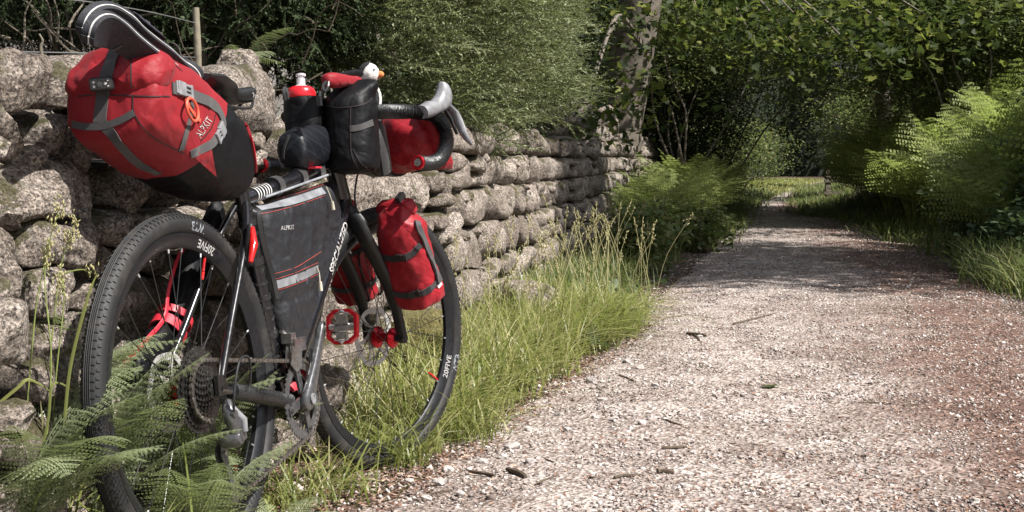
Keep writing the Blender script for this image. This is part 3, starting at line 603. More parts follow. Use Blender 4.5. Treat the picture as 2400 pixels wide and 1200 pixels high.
for s in (1, -1):
    pts = catmull([(cx, cv, 0), (cx, cv+.002, s*0.10), (cx+0.002, cv, s*0.165), (cx+0.028, cv-0.002, s*0.205), (cx+0.078, cv-0.008, s*0.218), (cx+0.112, cv-0.040, s*0.226), (cx+0.108, cv-0.083, s*0.233), (cx+0.068, cv-0.118, s*0.240), (cx+0.010, cv-0.130, s*0.246), (cx-0.042, cv-0.128, s*0.250)], 7)
    f = MB(St); f.tube(pts, 0.0145, 14); hbm = put(f, 'handlebar', 'tape', bike)
    g = MB(St)
    for k in range(4, len(pts)-1):
        for q in (0.0, 0.5): a = pts[k].lerp(pts[k+1], q); b2 = pts[k].lerp(pts[k+1], q+0.46); g.tube([a, b2], [0.0192, 0.0162], 14)
    put(g, 'bar_tape', 'tape', hbm)
    d = (pts[-1]-pts[-2]).normalized()
    g = MB(St); g.lathe(pts[-1], d, [(-0.004, 0.0185), (0.002, 0.0185), (0.004, 0.0165), (0.004, 0.012), (0.0015, 0.011)], 18); put(g, 'end_plug_ring', 'anod', hbm)
    g = MB(St); g.lathe(pts[-1]+d*0.0015, d, [(0, 0.0108), (0.0022, 0.0095), (0.0022, 0.004)], 16); put(g, 'end_plug', 'steel', hbm)
    # shifter: hood body rising to a horn, brake lever hanging forward
    h = MB(St)
    R2 = [(0.022, -.002, .0190, .0175), (0.055, 0.006, .022, .022), (0.090, 0.016, .0225, .027), (0.112, 0.032, .0205, .029), (0.118, 0.052, .0190, .025), (0.117, 0.064, .0165, .021), (0.116, 0.072, .012, .015), (0.115, 0.075, .004, .006)]
    rings = []
    for i, (a, b_, rw, rv) in enumerate(R2):
        t = Vector((1, 0.35, 0)).normalized() if i < 2 else Vector((0.45, 1, 0)).normalized(); n_ = Vector((-t.y, t.x, 0))
        rings.append([Vector((cx+a, cv+b_, s*(0.219+0.06*max(0, a-.06)))) + n_*math.cos(q)*rv + Vector((0, 0, 1))*math.sin(q)*rw for q in [2*PI*k/16 for k in range(16)]])
    h.loft(rings); hd = put(h, 'shifter_hood', 'greyplastic' if s == 1 else 'plastic', bike)
    l = MB(St); LP = [(cx+0.125, cv+0.020, 0.224, .012, .016), (cx+0.146, cv+0.002, 0.233, .0115, .016), (cx+0.150, cv-0.020, 0.243, .0115, .016), (cx+0.148, cv-0.045, 0.255, .011, .015), (cx+0.150, cv-0.066, 0.266, .009, .012), (cx+0.160, cv-0.083, 0.276, .005, .006)]
    rings = [[Vector((a, b_, s*c_)) + Vector((1, 0.25, 0)).normalized()*math.cos(q)*rv*0.5 + Vector((0, 0.2*0, 1))*math.sin(q)*rw*1.15 for q in [2*PI*k/12 for k in range(12)]] for a, b_, c_, rw, rv in LP]
    l.loft(rings); put(l, 'brake_lever', 'greyplastic' if s == 1 else 'plastic', bike)
    l = MB(St); l.tube([(cx+0.122, cv+0.012, s*0.219), (cx+0.138, cv-0.015, s*0.228), (cx+0.146, cv-0.055, s*0.240)], [.007, .006, .004], 8); put(l, 'shift_paddle', 'plastic', bike)
# brake hose from the bars to the fork
h = MB(St); h.tube(catmull([(cx, cv-.01, 0.09), (cx+0.03, 0.86, 0.04), (cx+0.0, 0.78, 0.03), (axis_at(0.70)+0.01, 0.70, 0.034), (axis_at(.6)+.03, 0.60, 0.05)], 6), 0.0026, 6); put(h, 'brake_hose', 'plastic', bike)
h = MB(St); h.lathe((axis_at(0.705), 0.705, 0), (-math.cos(HA), math.sin(HA), 0), [(-0.004, 0.0275), (0.004, 0.0275)], 18); put(h, 'headset_ring', 'anod', bike)

# wheels ------------------------------------------------------------
def wheel(front):
    if front:
        cen = St((WB, R_W, 0)); a = SR @ Vector((1, 0, 0)); up = SR @ Vector((0, 0, 1)); sd_ = SR @ Vector((0, -1, 0))
    else:
        cen = Vector((0, 0, R_W)); a = Vector((1, 0, 0)); up = Vector((0, 0, 1)); sd_ = Vector((0, -1, 0))
    T = lambda p: cen + a*p[0] + up*p[1] + sd_*p[2]     # (x forward, y up, z right) in wheel space
    Rt, rt = 0.3285, 0.0215
    w = MB(T); w.lathe((0, 0, 0), (0, 0, 1), [(0, 0.30), (0.006, 0.30)], 8)
    w = MB(T); prof = []
    for k in range(20): q = 2*PI*k/20 + 0.1; prof.append((rt*math.sin(q), Rt + rt*math.cos(q)))
    w.lathe((0, 0, 0), (0, 0, 1), prof, 120, closed=True); ty = put(w, 'front_wheel' if front else 'rear_wheel', 'rubber', bike)  # tyre carries the wheel's pieces
    ty.name = 'wheel'
    k_ = MB(T)
    for side in (-1, 1):
        for i in range(150):
            th = 2*PI*(i+0.25*side)/150
            for ang, ln, wd in ((0.93, .0085, .0042), (0.62, .0038, .0035), (0.44, .0035, .003)):
                th2 = th + (0.012 if ang < 0.9 else 0); q = side*ang; r = Rt+(rt+0.0006)*math.cos(q); z = (rt+0.0006)*math.sin(q)
                c = Vector((math.cos(th2)*r, math.sin(th2)*r, z)); er = Vector((math.cos(th2), math.sin(th2), 0)); nrm = er*math.cos(q)+Vector((0, 0, 1))*math.sin(q); tg = Vector((-math.sin(th2), math.cos(th2), 0)); bi = nrm.cross(tg)
                k_.box(c, (wd*1.0, ln*0.8, 0.0022), Matrix((tg, bi, nrm)).transposed())
    kk = put(k_, 'tread_knobs', 'rubber', ty, smooth=False); kk['kind'] = 'stuff'
    k_ = MB(T)
    for z in (-0.006, -0.002, 0.002, 0.006): k_.lathe((0, 0, 0), (0, 0, 1), [(z-0.0011, Rt+rt-0.001), (z, Rt+rt+0.0006), (z+0.0011, Rt+rt-0.001)], 120, caps=False)
    put(k_, 'centre_ridge', 'rubber', ty)
    w = MB(T); w.lathe((0, 0, 0), (0, 0, 1), [(0.0125, 0.3115), (0.0145, 0.3105), (0.0145, 0.306), (0.0125, 0.298), (0.010, 0.289), (0.0045, 0.2825), (-0.0045, 0.2825), (-0.010, 0.289), (-0.0125, 0.298), (-0.0145, 0.306), (-0.0145, 0.3105), (-0.0125, 0.3115)], 120, closed=True); put(w, 'rim', 'rim', ty, sharp=25)
    hw = 0.024 if front else 0.022; off = 0.0 if front else -0.008
    w = MB(T); w.lathe((0, 0, off), (0, 0, 1), [(-hw-.012, .012), (-hw-0.006, 0.017), (-hw-.003, .029), (-hw+0.001, .029), (-hw+0.004, 0.017), (-hw+.012, .0125), (hw-.012, .0125), (hw-0.004, 0.017), (hw-.001, .027), (hw+.003, .027), (hw+0.006, 0.017), (hw+.012, .012)], 28); put(w, 'hub', 'anod', ty)
    w = MB(T); e = 0.050 if front else 0.066; w.lathe((0, 0, 0), (0, 0, 1), [(-e, 0.0095), (e, 0.0095)], 16); put(w, 'axle', 'plastic', ty)
    # spokes: crossed, both flanges
    sp_me = None
    for i in range(28):
        side = 1 if i % 2 else -1; th = 2*PI*(i+0.5)/28; th_h = th + (1.15 if (i//2) % 2 else -1.15)
        p0 = T(Vector((math.cos(th_h)*0.0265, math.sin(th_h)*0.0265, off+side*hw))); p1 = T(Vector((math.cos(th)*0.2845, math.sin(th)*0.2845, side*0.003)))
        o = link('spoke', None, ty) if False else None
        if sp_me is None:
            q = MB(); q.tube([(0, 0, 0), (1, 0, 0)], 1.0, 6); so = q.obj('spoke', 'spoke', ty); sp_me = so.data; o = so
            q = MB(); q.tube([(0, 0, 0), (1, 0, 0)], 1.0, 6); no = q.obj('nipple', 'nipple', ty); np_me = no.data; o2 = no
        else: o = link('spoke', sp_me, ty); o2 = link('nipple', np_me, ty)
        d = p1-p0; Rq = d.to_track_quat('X', 'Z').to_matrix()
        o.matrix_local = Matrix.Translation(p0) @ (Rq @ Matrix.Diagonal((d.length, 0.00105, 0.00105))).to_4x4()
        o2.matrix_local = Matrix.Translation(p1-d.normalized()*0.010) @ (Rq @ Matrix.Diagonal((0.012, 0.0021, 0.0021))).to_4x4()
    # brake rotor on the left
    zr = off-hw-0.014; rt_ = MB(T); n = 72; Ro, Ri = 0.080, 0.066
    V, F_ = [], []
    for k in range(n):
        t = 2*PI*k/n; wv = 0.0018*math.cos(6*t)
        for z in (-0.0009, 0.0009):
            for r in (Ro+wv, Ri+wv*1.6): V.append((math.cos(t)*r, math.sin(t)*r, zr+z))
    for k in range(n):
        a_, b_ = k*4, ((k+1) % n)*4; F_ += [(a_, a_+1, b_+1, b_), (a_+2, b_+2, b_+3, a_+3), (a_, b_, b_+2, a_+2), (a_+1, a_+3, b_+3, b_+1)]
    rt_.add(V, F_)
    for k in range(6):
        t = 2*PI*k/6+0.2; t2 = t-0.5; rt_.plate([(math.cos(q_)*r_, math.sin(q_)*r_, zr) for q_, r_ in ((t2-0.22, .024), (t-0.10, .050), (t-0.07, .068), (t+0.07, .068), (t+0.09, .050), (t2+0.22, .024))], (0, 0, 1), 0.0018)
    rt_.lathe((0, 0, zr-0.002), (0, 0, 1), [(0, 0.028), (0.004, 0.028)], 24); put(rt_, 'brake_rotor', 'rotor', ty, smooth=False)
    for k in range(6):
        t = 2*PI*k/6; q = MB(T); q.lathe((math.cos(t)*.022, math.sin(t)*.022, zr-.004), (0, 0, 1), [(0, .0035), (.003, .0035)], 8); put(q, 'rotor_bolt', 'darksteel', ty)
    # valve
    tv = math.radians(66 if not front else -31); q = MB(T); q.tube([(math.cos(tv)*0.284, math.sin(tv)*0.284, 0), (math.cos(tv)*0.252, math.sin(tv)*0.252, 0)], 0.003, 8); q.lathe((math.cos(tv)*0.250, math.sin(tv)*0.250, 0), (-math.cos(tv), -math.sin(tv), 0), [(0, 0.0036), (0.016, 0.0030)], 10); put(q, 'valve', 'redlight', ty)
    # lettering on rim and tyre wall, right side
    def arc(s_, size, th0, r0, zf, mat, flip=1, bold=0.0):
        def fn(x, y):
            r = r0 + y*flip; t = th0 - x/r0*flip; return T(Vector((math.cos(t)*r, math.sin(t)*r, zf(r))))
        lettering(s_, size, fn, mat, ty, Vector((0, 0, 0)), bold=bold)
    zrim = lambda r: (0.010+(0.0145-0.010)*(r-0.289)/(0.306-0.289)) + 0.0008 if r < 0.306 else 0.0153
    def ztyre(r): c_ = (r-Rt)/rt; return rt*math.sqrt(max(0.02, 1-c_*c_)) + 0.0007
    for th in ([math.radians(70), math.radians(250)] if not front else [math.radians(-22), math.radians(150)]):
        arc('20FIVE', 0.0235, th, 0.2975, zrim, 'print', -1 if not front else -1, 0.0003)
        arc('WTB', 0.024, th+(math.radians(9) if not front else math.radians(3)), 0.3265, ztyre, 'greyprint', -1, 0.0006)
    return ty, T
rw, TR = wheel(False); fw_, TF_ = wheel(True)

# cassette ------------------------------------------------------------
def gear(mb, o, n, r, th, hole=None, ph=0.0, dep=0.0042, z=0):
    pts = []
    for k in range(n):
        for q, rr_ in ((0.0, r-dep), (0.30, r-dep*0.6), (0.42, r), (0.58, r), (0.70, r-dep*0.6)):
            t = 2*PI*(k+q)/n+ph; pts.append((o[0]+math.cos(t)*rr_, o[1]+math.sin(t)*rr_))
    m = len(pts)
    if hole:
        V = []; 
        for (x, y) in pts:
            dx, dy = x-o[0], y-o[1]; L_ = math.hypot(dx, dy); V += [(x, y, z-th/2), (x, y, z+th/2), (o[0]+dx/L_*hole, o[1]+dy/L_*hole, z-th/2), (o[0]+dx/L_*hole, o[1]+dy/L_*hole, z+th/2)]
        F_ = []
        for k in range(m):
            a_, b_ = k*4, ((k+1) % m)*4; F_ += [(a_, b_, b_+1, a_+1), (a_+1, b_+1, b_+3, a_+3), (a_+3, b_+3, b_+2, a_+2), (a_+2, b_+2, b_, a_)]
        mb.add(V, F_)
    else: mb.plate([(x, y, z) for x, y in pts], (0, 0, 1), th)
cas = MB(TR); teeth = [42, 37, 32, 28, 24, 21, 19, 17, 15, 13, 11]
holder = put(MB(TR).lathe((0, 0, 0.020), (0, 0, 1), [(0, 0.018), (0.040, 0.018)], 20), 'cassette', 'darksteel', bike)
for i, t in enumerate(teeth):
    g = MB(TR); r = t*0.0127/(2*PI)+0.0028; gear(g, (0, 0), t, r, 0.0019, max(0.012, r-0.020), i*0.23, z=0.0225+i*0.0035); put(g, 'sprocket', 'darksteel', holder, smooth=False)
# crankset ------------------------------------------------------------
def crv(p): return Vector((BOT[0]+p[0], BOT[1]+p[1], p[2]))
TCk = lambda p: B(crv(p))
cr = MB(TCk); gear(cr, (0, 0), 44, 0.0905, 0.0026, 0.067, 0.0, 0.0048, 0.048)
for k in range(4):
    t = math.radians(76)+2*PI*k/4+0.5; cr.plate([(math.cos(t+a_)*r_, math.sin(t+a_)*r_, 0.0505) for a_, r_ in ((-0.55, .020), (-0.17, .058), (-.13, .078), (.13, .078), (.17, .058), (.55, .020))], (0, 0, 1), 0.006)
ck = put(cr, 'chainring', 'crank', bike, sharp=30)
for k in range(4):
    t = math.radians(76)+2*PI*k/4+0.5; q = MB(TCk); q.lathe((math.cos(t)*.070, math.sin(t)*.070, 0.052), (0, 0, 1), [(0, .0055), (.004, .0055)], 10); put(q, 'chainring_bolt', 'darksteel', ck)
q = MB(TCk); gear(q, (0, 0), 30, 0.063, 0.002, 0.053, .1, .0045, 0.040); put(q, 'inner_chainring', 'crank', ck)
def crank_arm(s, ang):
    d = Vector((math.cos(ang), math.sin(ang), 0)); n_ = Vector((-d.y, d.x, 0)); rings = []
    for t, hw_, ht_, z in ((-0.026, .010, .008, .060), (-0.018, .020, .011, .061), (0.0, .024, .012, .063), (0.03, .019, .0105, .066), (0.08, .0145, .0095, .071), (0.14, .0125, .009, .076), (0.168, .0135, .0085, .079), (0.178, .011, .0075, .079), (0.184, .005, .005, .079)):
        c = d*t + Vector((0, 0, s*z)); rings.append([c + n_*hw_*math.copysign(abs(math.cos(q))**0.7, math.cos(q)) + Vector((0, 0, 1))*ht_*math.copysign(abs(math.sin(q))**0.7, math.sin(q)) for q in [2*PI*k/16 for k in range(16)]])
    m_ = MB(TCk); m_.loft(rings); ca = put(m_, 'crank_arm', 'crank', bike)
    q = MB(TCk); q.lathe((0, 0, s*0.0755), (0, 0, s), [(0, .0125), (.002, .012), (.002, .0085), (.0005, .008)], 20); put(q, 'crank_bolt', 'greyplastic', ca)
    e_ = d*0.168; pz = s*0.087
    q = MB(TCk); q.tube([e_+Vector((0, 0, pz)), e_+Vector((0, 0, s*0.145))], [.0075, .0055], 12); pd = put(q, 'pedal', 'steel', bike)
    # pedal body: red octagonal cage, silver clips
    tl = Matrix.Rotation(math.radians(78), 3, 'Z'); cz = s*0.130
    def P(x, y, z): return e_ + tl @ Vector((x, y, 0)) + Vector((0, 0, cz+z))
    oct_o = [(-0.040, -.018), (-0.040, .018), (-0.025, .037), (0.025, .037), (0.040, .018), (0.040, -.018), (0.025, -.037), (-0.025, -.037)]
    # cage lies with its platform vertical-ish so the plate faces the camera
    V, F_ = [], []
    for (x, z) in oct_o:
        for sc_ in (1.0, 0.82):
            for y in (-0.008, 0.008): V.append(P(x*sc_, y, z*sc_))
    for k in range(8):
        a_, b_ = k*4, ((k+1) % 8)*4; F_ += [(a_, b_, b_+1, a_+1), (a_+1, b_+1, b_+3, a_+3), (a_+3, b_+3, b_+2, a_+2), (a_+2, b_+2, b_, a_)]
    q = MB(TCk); q.add(V, F_); put(q, 'pedal_cage', 'anod', pd, smooth=False)
    q = MB(TCk)
    for sx in (-1, 1):
        q.tube([P(sx*0.030, 0, -0.020), P(sx*0.036, 0.006, 0), P(sx*0.030, 0, 0.020)], 0.0045, 8); q.box(P(sx*0.020, 0.004, 0), (0.012, 0.016, 0.026)); q.box(P(sx*0.008, 0.009, 0), (0.006, 0.006, 0.034))
    q.lathe(P(0, 0, -0.03), (0, 0, 1), [(0, .010), (.06, .009)], 14); put(q, 'pedal_clip', 'steel', pd, smooth=False)
crank_arm(1, math.radians(63)); crank_arm(-1, math.radians(243))
# derailleurs, chain --------------------------------------------------
q = MB(B); q.box((0.405, 0.395, 0.052), (0.060, 0.030, 0.012)); q.box((0.385, 0.412, 0.040), (0.026, 0.022, 0.024)); q.tube([(0.372, 0.43, 0.03), (0.395, 0.405, 0.04)], .006, 8); fd = put(q, 'front_derailleur', 'steel', bike)
q = MB(B)
for z in (0.042, 0.056): q.plate([(0.365, .395, z), (0.41, .385, z), (0.405, .345, z), (0.375, .335, z), (0.350, .355, z)], (0, 0, 1), .0018)
put(q, 'derailleur_cage', 'steel', fd, smooth=False)
q = MB(B); q.tube(catmull([(0.002, 0.325, 0.078), (-0.012, 0.300, 0.088), (-0.005, 0.270, 0.092), (0.0, 0.245, 0.086)], 5), [.009, .010, .011, .012, .012, .012, .013, .013, .012, .012, .012, .012, .012, .011, .010, .009], 14, squash=(1, .7)); q.box((0.010, .268, .099), (.020, .045, .008), Matrix.Rotation(.25, 3, 'Z')); q.box((0.022, .262, .080), (.016, .050, .010), Matrix.Rotation(.1, 3, 'Z')); q.lathe((-.010, .300, .080), (0, 0, 1), [(0, .010), (.022, .009)], 14); q.lathe((0.004, 0.252, 0.066), (0, 0, 1), [(0, .020), (.026, .019), (.036, .012)], 18); q.box((0.012, 0.285, 0.088), (0.030, 0.022, 0.020)); rd = put(q, 'rear_derailleur', 'crank', bike)
q = MB(B); q.tube([(0.002, 0.315, 0.086), (0.016, 0.285, 0.103), (0.012, 0.262, 0.106)], [.006, .008, .006], 10); put(q, 'derailleur_link', 'greyplastic', rd)
pu, pl_ = Vector((0.010, 0.222, 0.050)), Vector((0.038, 0.140, 0.050))
for z in (0.0445, 0.0565):
    q = MB(B); d = (pl_-pu).normalized(); n_ = Vector((-d.y, d.x, 0)); zc = Vector((0, 0, z-0.05))
    q.plate([pu-d*.016-n_*.006+zc, pu-n_*.013+zc, pu+d*.03-n_*.006+zc, pl_-d*.02-n_*.007+zc, pl_-n_*.017+zc, pl_+d*.014-n_*.012+zc, pl_+d*.018+n_*.004+zc, pl_+n_*.014+zc, pl_-d*.018+n_*.010+zc, pu+d*.03+n_*.006+zc, pu+n_*.013+zc, pu-d*.016+n_*.006+zc], (0, 0, 1), .002); put(q, 'cage_plate', 'crank', rd, smooth=False)
for c in (pu, pl_):
    q = MB(B); gear(q, (c.x, c.y), 11, 0.0225, .003, .006, z=.0505, dep=.0045); put(q, 'jockey_wheel', 'plastic', rd, smooth=False)
    q = MB(B); q.lathe((c.x, c.y, .040), (0, 0, 1), [(0, .005), (.022, .005)], 8); put(q, 'jockey_bolt', 'steel', rd)
q = MB(B); q.tube(catmull([(0.065, 0.330, 0.064), (0.090, 0.345, 0.085), (0.070, 0.400, 0.100), (0.020, 0.400, 0.105), (-0.015, 0.340, 0.105), (-0.012, 0.290, 0.098)], 8), 0.0026, 8); put(q, 'gear_cable', 'plastic', bike)
def ring_pts(c, r, a0, a1, n): return [Vector((c[0]+math.cos(a0+(a1-a0)*k/n)*r, c[1]+math.sin(a0+(a1-a0)*k/n)*r, c[2])) for k in range(n+1)]
cr_c = (BOT[0], BOT[1], 0.048); cs_c = (0, R_W, 0.0385); rc, rs = 0.0880, 0.0600
path = ring_pts(cs_c, rs, math.radians(-95), math.radians(-265), 10) + ring_pts(cr_c, rc, math.radians(98), math.radians(-82), 16)
path += ring_pts((pl_.x, pl_.y, .0505), .0200, math.radians(-60), math.radians(-200), 7) + ring_pts((pu.x, pu.y, .0505), .0200, math.radians(-20), math.radians(100), 6)
L = [0]
for a, b_ in zip(path, path[1:]+path[:1]): L.append(L[-1]+(b_-a).length)
nl = int(L[-1]/0.0127); ch = put(MB(B).tube([path[0], path[0]+Vector((0, .004, 0))], .002, 6), 'chain', 'chain', bike)
def at_len(x):
    x %= L[-1]
    for i in range(len(path)):
        if L[i+1] >= x: return path[i].lerp(path[(i+1) % len(path)], (x-L[i])/max(1e-9, L[i+1]-L[i]))
lm = {}
for k in range(nl):
    a, b_ = at_len(k*L[-1]/nl), at_len((k+1)*L[-1]/nl); typ = k % 2
    if typ not in lm:
        q = MB(); z = 0.0031 if typ else 0.0018
        for s in (-1, 1):
            q.plate([(-.0045, 0, s*z), (-.003, .0042, s*z), (.001, .0044, s*z), (.0063, .0026, s*z), (.0117, .0044, s*z), (.0157, .0042, s*z), (.0172, 0, s*z), (.0157, -.0042, s*z), (.0117, -.0044, s*z), (.0063, -.0026, s*z), (.001, -.0044, s*z), (-.003, -.0042, s*z)], (0, 0, 1), .0011)
        q.lathe((0, 0, -.0033), (0, 0, 1), [(0, .002), (.0066, .002)], 8); o = q.obj('link', 'chain', ch, smooth=False); lm[typ] = o.data
    else: o = link('link', lm[typ], ch)
    A, D_ = B(a), (B(b_)-B(a)).normalized(); z_ = Vector((0, -1, 0)); z_ = (z_-D_*z_.dot(D_)).normalized(); y_ = z_.cross(D_)
    o.matrix_local = Matrix.Translation(A) @ Matrix((D_, y_, z_)).transposed().to_4x4()
# saddle, seatpost ------------------------------------------------------
q = MB(B); q.tube([(0.297, 0.755, 0), (0.250, 0.925, 0)], .0136, 14); put(q, 'seatpost', 'paint', bike)
rings = []
for t in range(15):
    x = t/14; u_ = 0.135+0.270*x; hw_ = 0.068*(1-smooth((x-0.15)/0.55))+0.019*smooth((x-0.15)/0.5) - (0.008 if x > .95 else 0) - (0.03 if x < .04 else 0); vv = 0.978-0.018*math.sin(x*PI)*1.0-0.010*x
    if t == 0: hw_ = .045
    rings.append([Vector((u_, vv + (0.012 if math.sin(a) > 0 else 0.024)*math.sin(a)*(0.55 if x in (0, 1) else 1), hw_*math.cos(a))) for a in [2*PI*k/18 for k in range(18)]])
q = MB(B); q.loft(rings); sadd = put(q, 'saddle', 'plastic', bike)
for s in (1, -1):
    q = MB(B); q.tube(catmull([(0.385, 0.950, s*.010), (0.345, 0.925, s*.020), (0.23, 0.925, s*.022), (0.165, 0.955, s*.035)], 5), .0035, 8); put(q, 'saddle_rail', 'darksteel', sadd)
lettering('7tm', 0.020, lambda x, y: B((0.375+x, 0.953+y*0.8, 0.0222)), 'print', sadd, Vector(bike['_off']))
# decals
def on_line(p0, p1, woff, s_=1.0):
    p0, p1 = Vector(p0), Vector(p1); d = (p1-p0).normalized(); n_ = Vector((-d.y, d.x, 0)); m_ = (p0+p1)/2
    return lambda x, y: B(m_ + d*x*s_ + n_*y*s_ + Vector((0, 0, woff)))
DTd = (Vector((0.85, 0.70, 0))-Vector((0.42, 0.29, 0))).normalized()
DTp = Vector((0.745, 0.600, 0)); DTn = Vector((-DTd.y, DTd.x, 0))
lettering('SPECIALIZED', 0.030, lambda x, y: B(DTp + DTd*x + DTn*(0.027*math.sin(y/0.027)) + Vector((0, 0, 0.0282*math.cos(y/0.027)))), 'print', dt, Vector((0, 0, 0)), bold=0.0004)
for k, c in enumerate((0.0, 0.012, 0.026, 0.040, 0.052, 0.064)):
    p = Vector((0.355+c, 0.7335+c*0.16, 0)); q = MB(B); q.tube([p-Vector((.0022, 0, 0)), p+Vector((.0022, .0004, 0))], [.0176, .0176], 20, caps=False); put(q, 'white_bar', 'white', tt)
for c in (0.47, 0.60, 0.705): q = MB(B); q.tube([(c-.014, 0.752+(c-.47)*.155, 0), (c+.014, 0.756+(c-.47)*.155, 0)], .0235, 18); put(q, 'hook_strap', 'webb', bike)
q = MB(B); q.tube([(0.38, 0.728, .018), (0.74, 0.783, .025)], 0.0030, 8); put(q, 'cable_outer', 'greyprint', bike)
# reflector on the seat stay
q = MB(B); sp_, sq_ = Vector((0.243, 0.655, 0.034)), Vector((0.198, 0.595, 0.044)); q.tube([sp_+Vector((0, 0.012, .010)), (sp_+sq_)/2+Vector((0, 0, .014)), sq_+Vector((0, -.012, .010))], [.007, .0145, .007], 14, squash=(1, .9)); rl = put(q, 'rear_light', 'plastic', bike)
q = MB(B); q.tube([sp_+Vector((-.006, 0.006, .018)), (sp_+sq_)/2+Vector((-.008, 0, .024)), sq_+Vector((-.006, -.006, .018))], [.005, .0095, .005], 14); put(q, 'red_lens', 'redlight', rl)
# ------------------------------------------------------------------ luggage on the bicycle
from mathutils.bvhtree import BVHTree
def cray(x, y):
    a = (x-1200)/F_PX; b = (600-y)/F_PX; c, s_ = math.cos(PITCH), math.sin(PITCH); return Vector((0, 0, CAM_H)), Vector((a, c+b*s_, -s_+b*c)).normalized()
BMi = BM.transposed()
def L3(x, y, w):
    """(u, v, w) of the point seen at photo pixel (x, y) in the plane w metres right of the bicycle's middle"""
    o, d = cray(x, y); t = (w - (o-BO).dot(e_w))/d.dot(e_w); p = o+d*t-BO; return Vector((p.dot(e_u), p.dot(e_v), w))
class Skin:
    """surface that straps, labels and seams are laid on; works in bicycle-local space"""
    def __init__(s, mb): s.vs = [(mb.tf(p) if mb.tf else p) for p in mb.v]; s.t = BVHTree.FromPolygons([tuple(v) for v in s.vs], mb.f)
    def hit(s, x, y):
        o, d = cray(x, y); o2 = BMi @ (o-BO); d2 = BMi @ d; p, n, i, dist = s.t.ray_cast(o2, d2)
        if p is None: return None
        if n.dot(d2) > 0: n = -n
        return p, n
def ribbon(skin, pts, width, name, mat, par, th=0.0014, n=8, lift=0.0006, off=None):
    P = catmull([(x, y, 0) for x, y in pts], n); H = [skin.hit(p.x, p.y) for p in P]; H = [h for h in H if h]
    if len(H) < 2: return None
    H2 = [H[0]]
    for h in H[1:]:
        if (h[0]-H2[-1][0]).length < 0.05 and (h[0]-H2[-1][0]).length > 0.0015: H2.append(h)
    H = H2; C_ = [h[0] for h in H]; N_ = [h[1] for h in H]
    for _ in range(2): N_ = [(N_[max(0, i-1)]+N_[i]*2+N_[min(len(N_)-1, i+1)]).normalized() for i in range(len(N_))]
    rings = []
    for i, (c, nn) in enumerate(zip(C_, N_)):
        t = (C_[min(i+1, len(C_)-1)]-C_[max(i-1, 0)]).normalized(); sd = t.cross(nn).normalized(); 
        rings.append([c+nn*lift+sd*width/2, c+nn*(lift+th)+sd*width/2, c+nn*(lift+th)-sd*width/2, c+nn*lift-sd*width/2])
    m = MB(); m.loft(rings); r = par
    while r.parent: r = r.parent
    return m.obj(name, mat, par, True, off=Vector(r['_off']), sharp=30)
def stitches(skin, pts, par, mat='stitch', w=0.0010): return ribbon(skin, pts, w, 'seam', mat, par, 0.0008, 6)
def cast_text(skin, s, cx_, cy_, wpx, ang, mat, par, squeeze=1.0, bold=0.0, shear=0.0):
    V, Fc = text_geo(s, 1.0, bold); w = max(v[0] for v in V)-min(v[0] for v in V); k = wpx/w; ca, sa = math.cos(ang), math.sin(ang); out = []
    for x, y, z in V:
        X, Y = x*k+shear*y*k, -y*k*squeeze; h = skin.hit(cx_+X*ca-Y*sa, cy_+X*sa+Y*ca)
        if not h: return None
        out.append(h[0]+h[1]*0.0012)
    r = par
    while r.parent: r = r.parent
    me = bpy.data.meshes.new('lettering'); me.from_pydata([tuple(p-Vector(r['_off'])) for p in out], [], Fc); me.materials.append(M[mat]); return link('lettering', me, par)
def buckle(skin, x, y, ang, size, par, mat='greyplastic', name='buckle'):
    h = skin.hit(x, y); h2 = skin.hit(x+6*math.cos(ang), y+6*math.sin(ang))
    if not h or not h2: return
    p, n_ = h; t = (h2[0]-p); t = (t-n_*t.dot(n_)).normalized(); s_ = n_.cross(t); R = Matrix((t, s_, n_)).transposed(); q = MB(); L_, W_ = size, size*0.62; p = p+n_*0.004
    q.box(p-t*L_*0.22, (L_*0.5, W_, 0.007), R); q.box(p+t*L_*0.42, (L_*0.14, W_, 0.006), R)
    for k in (-1, 1): q.box(p+t*L_*0.17+s_*k*W_*0.34, (L_*0.42, W_*0.2, 0.006), R)
    q.box(p+t*L_*0.17, (L_*0.34, W_*0.14, 0.005), R); q.box(p-t*L_*0.52, (L_*0.1, W_*0.9, 0.005), R)
    r = par
    while r.parent: r = r.parent
    o = q.obj(name, mat, par, False, off=Vector(r['_off'])); md = o.modifiers.new('bevel', 'BEVEL'); md.width = size*0.03; md.segments = 2; return o
def se(a, e=0.75): return math.copysign(abs(math.cos(a))**e, math.cos(a)), math.copysign(abs(math.sin(a))**e, math.sin(a))
def wrinkle(p, amp, sc=9.0, seed=0.0):
    q = Vector(p)*sc + Vector((seed, seed*.7, 0)); a = noise.noise(Vector((q.x, q.y*0.6, q.z*1.1)) + 0.5*noise.noise_vector(q*0.6)); b_ = noise.noise(Vector((q.x*1.2, q.y*2.6, q.z*2.0))+Vector((4, 4, 4))); c_ = noise.noise(q*0.45+Vector((9, 2, 4)))
    ra = (1-min(1, abs(a)*3.2))**2; rb = (1-min(1, abs(b_)*3.0))**2
    return amp*(0.85*ra + 0.5*rb*(1-ra) - 0.5 + 0.9*c_)

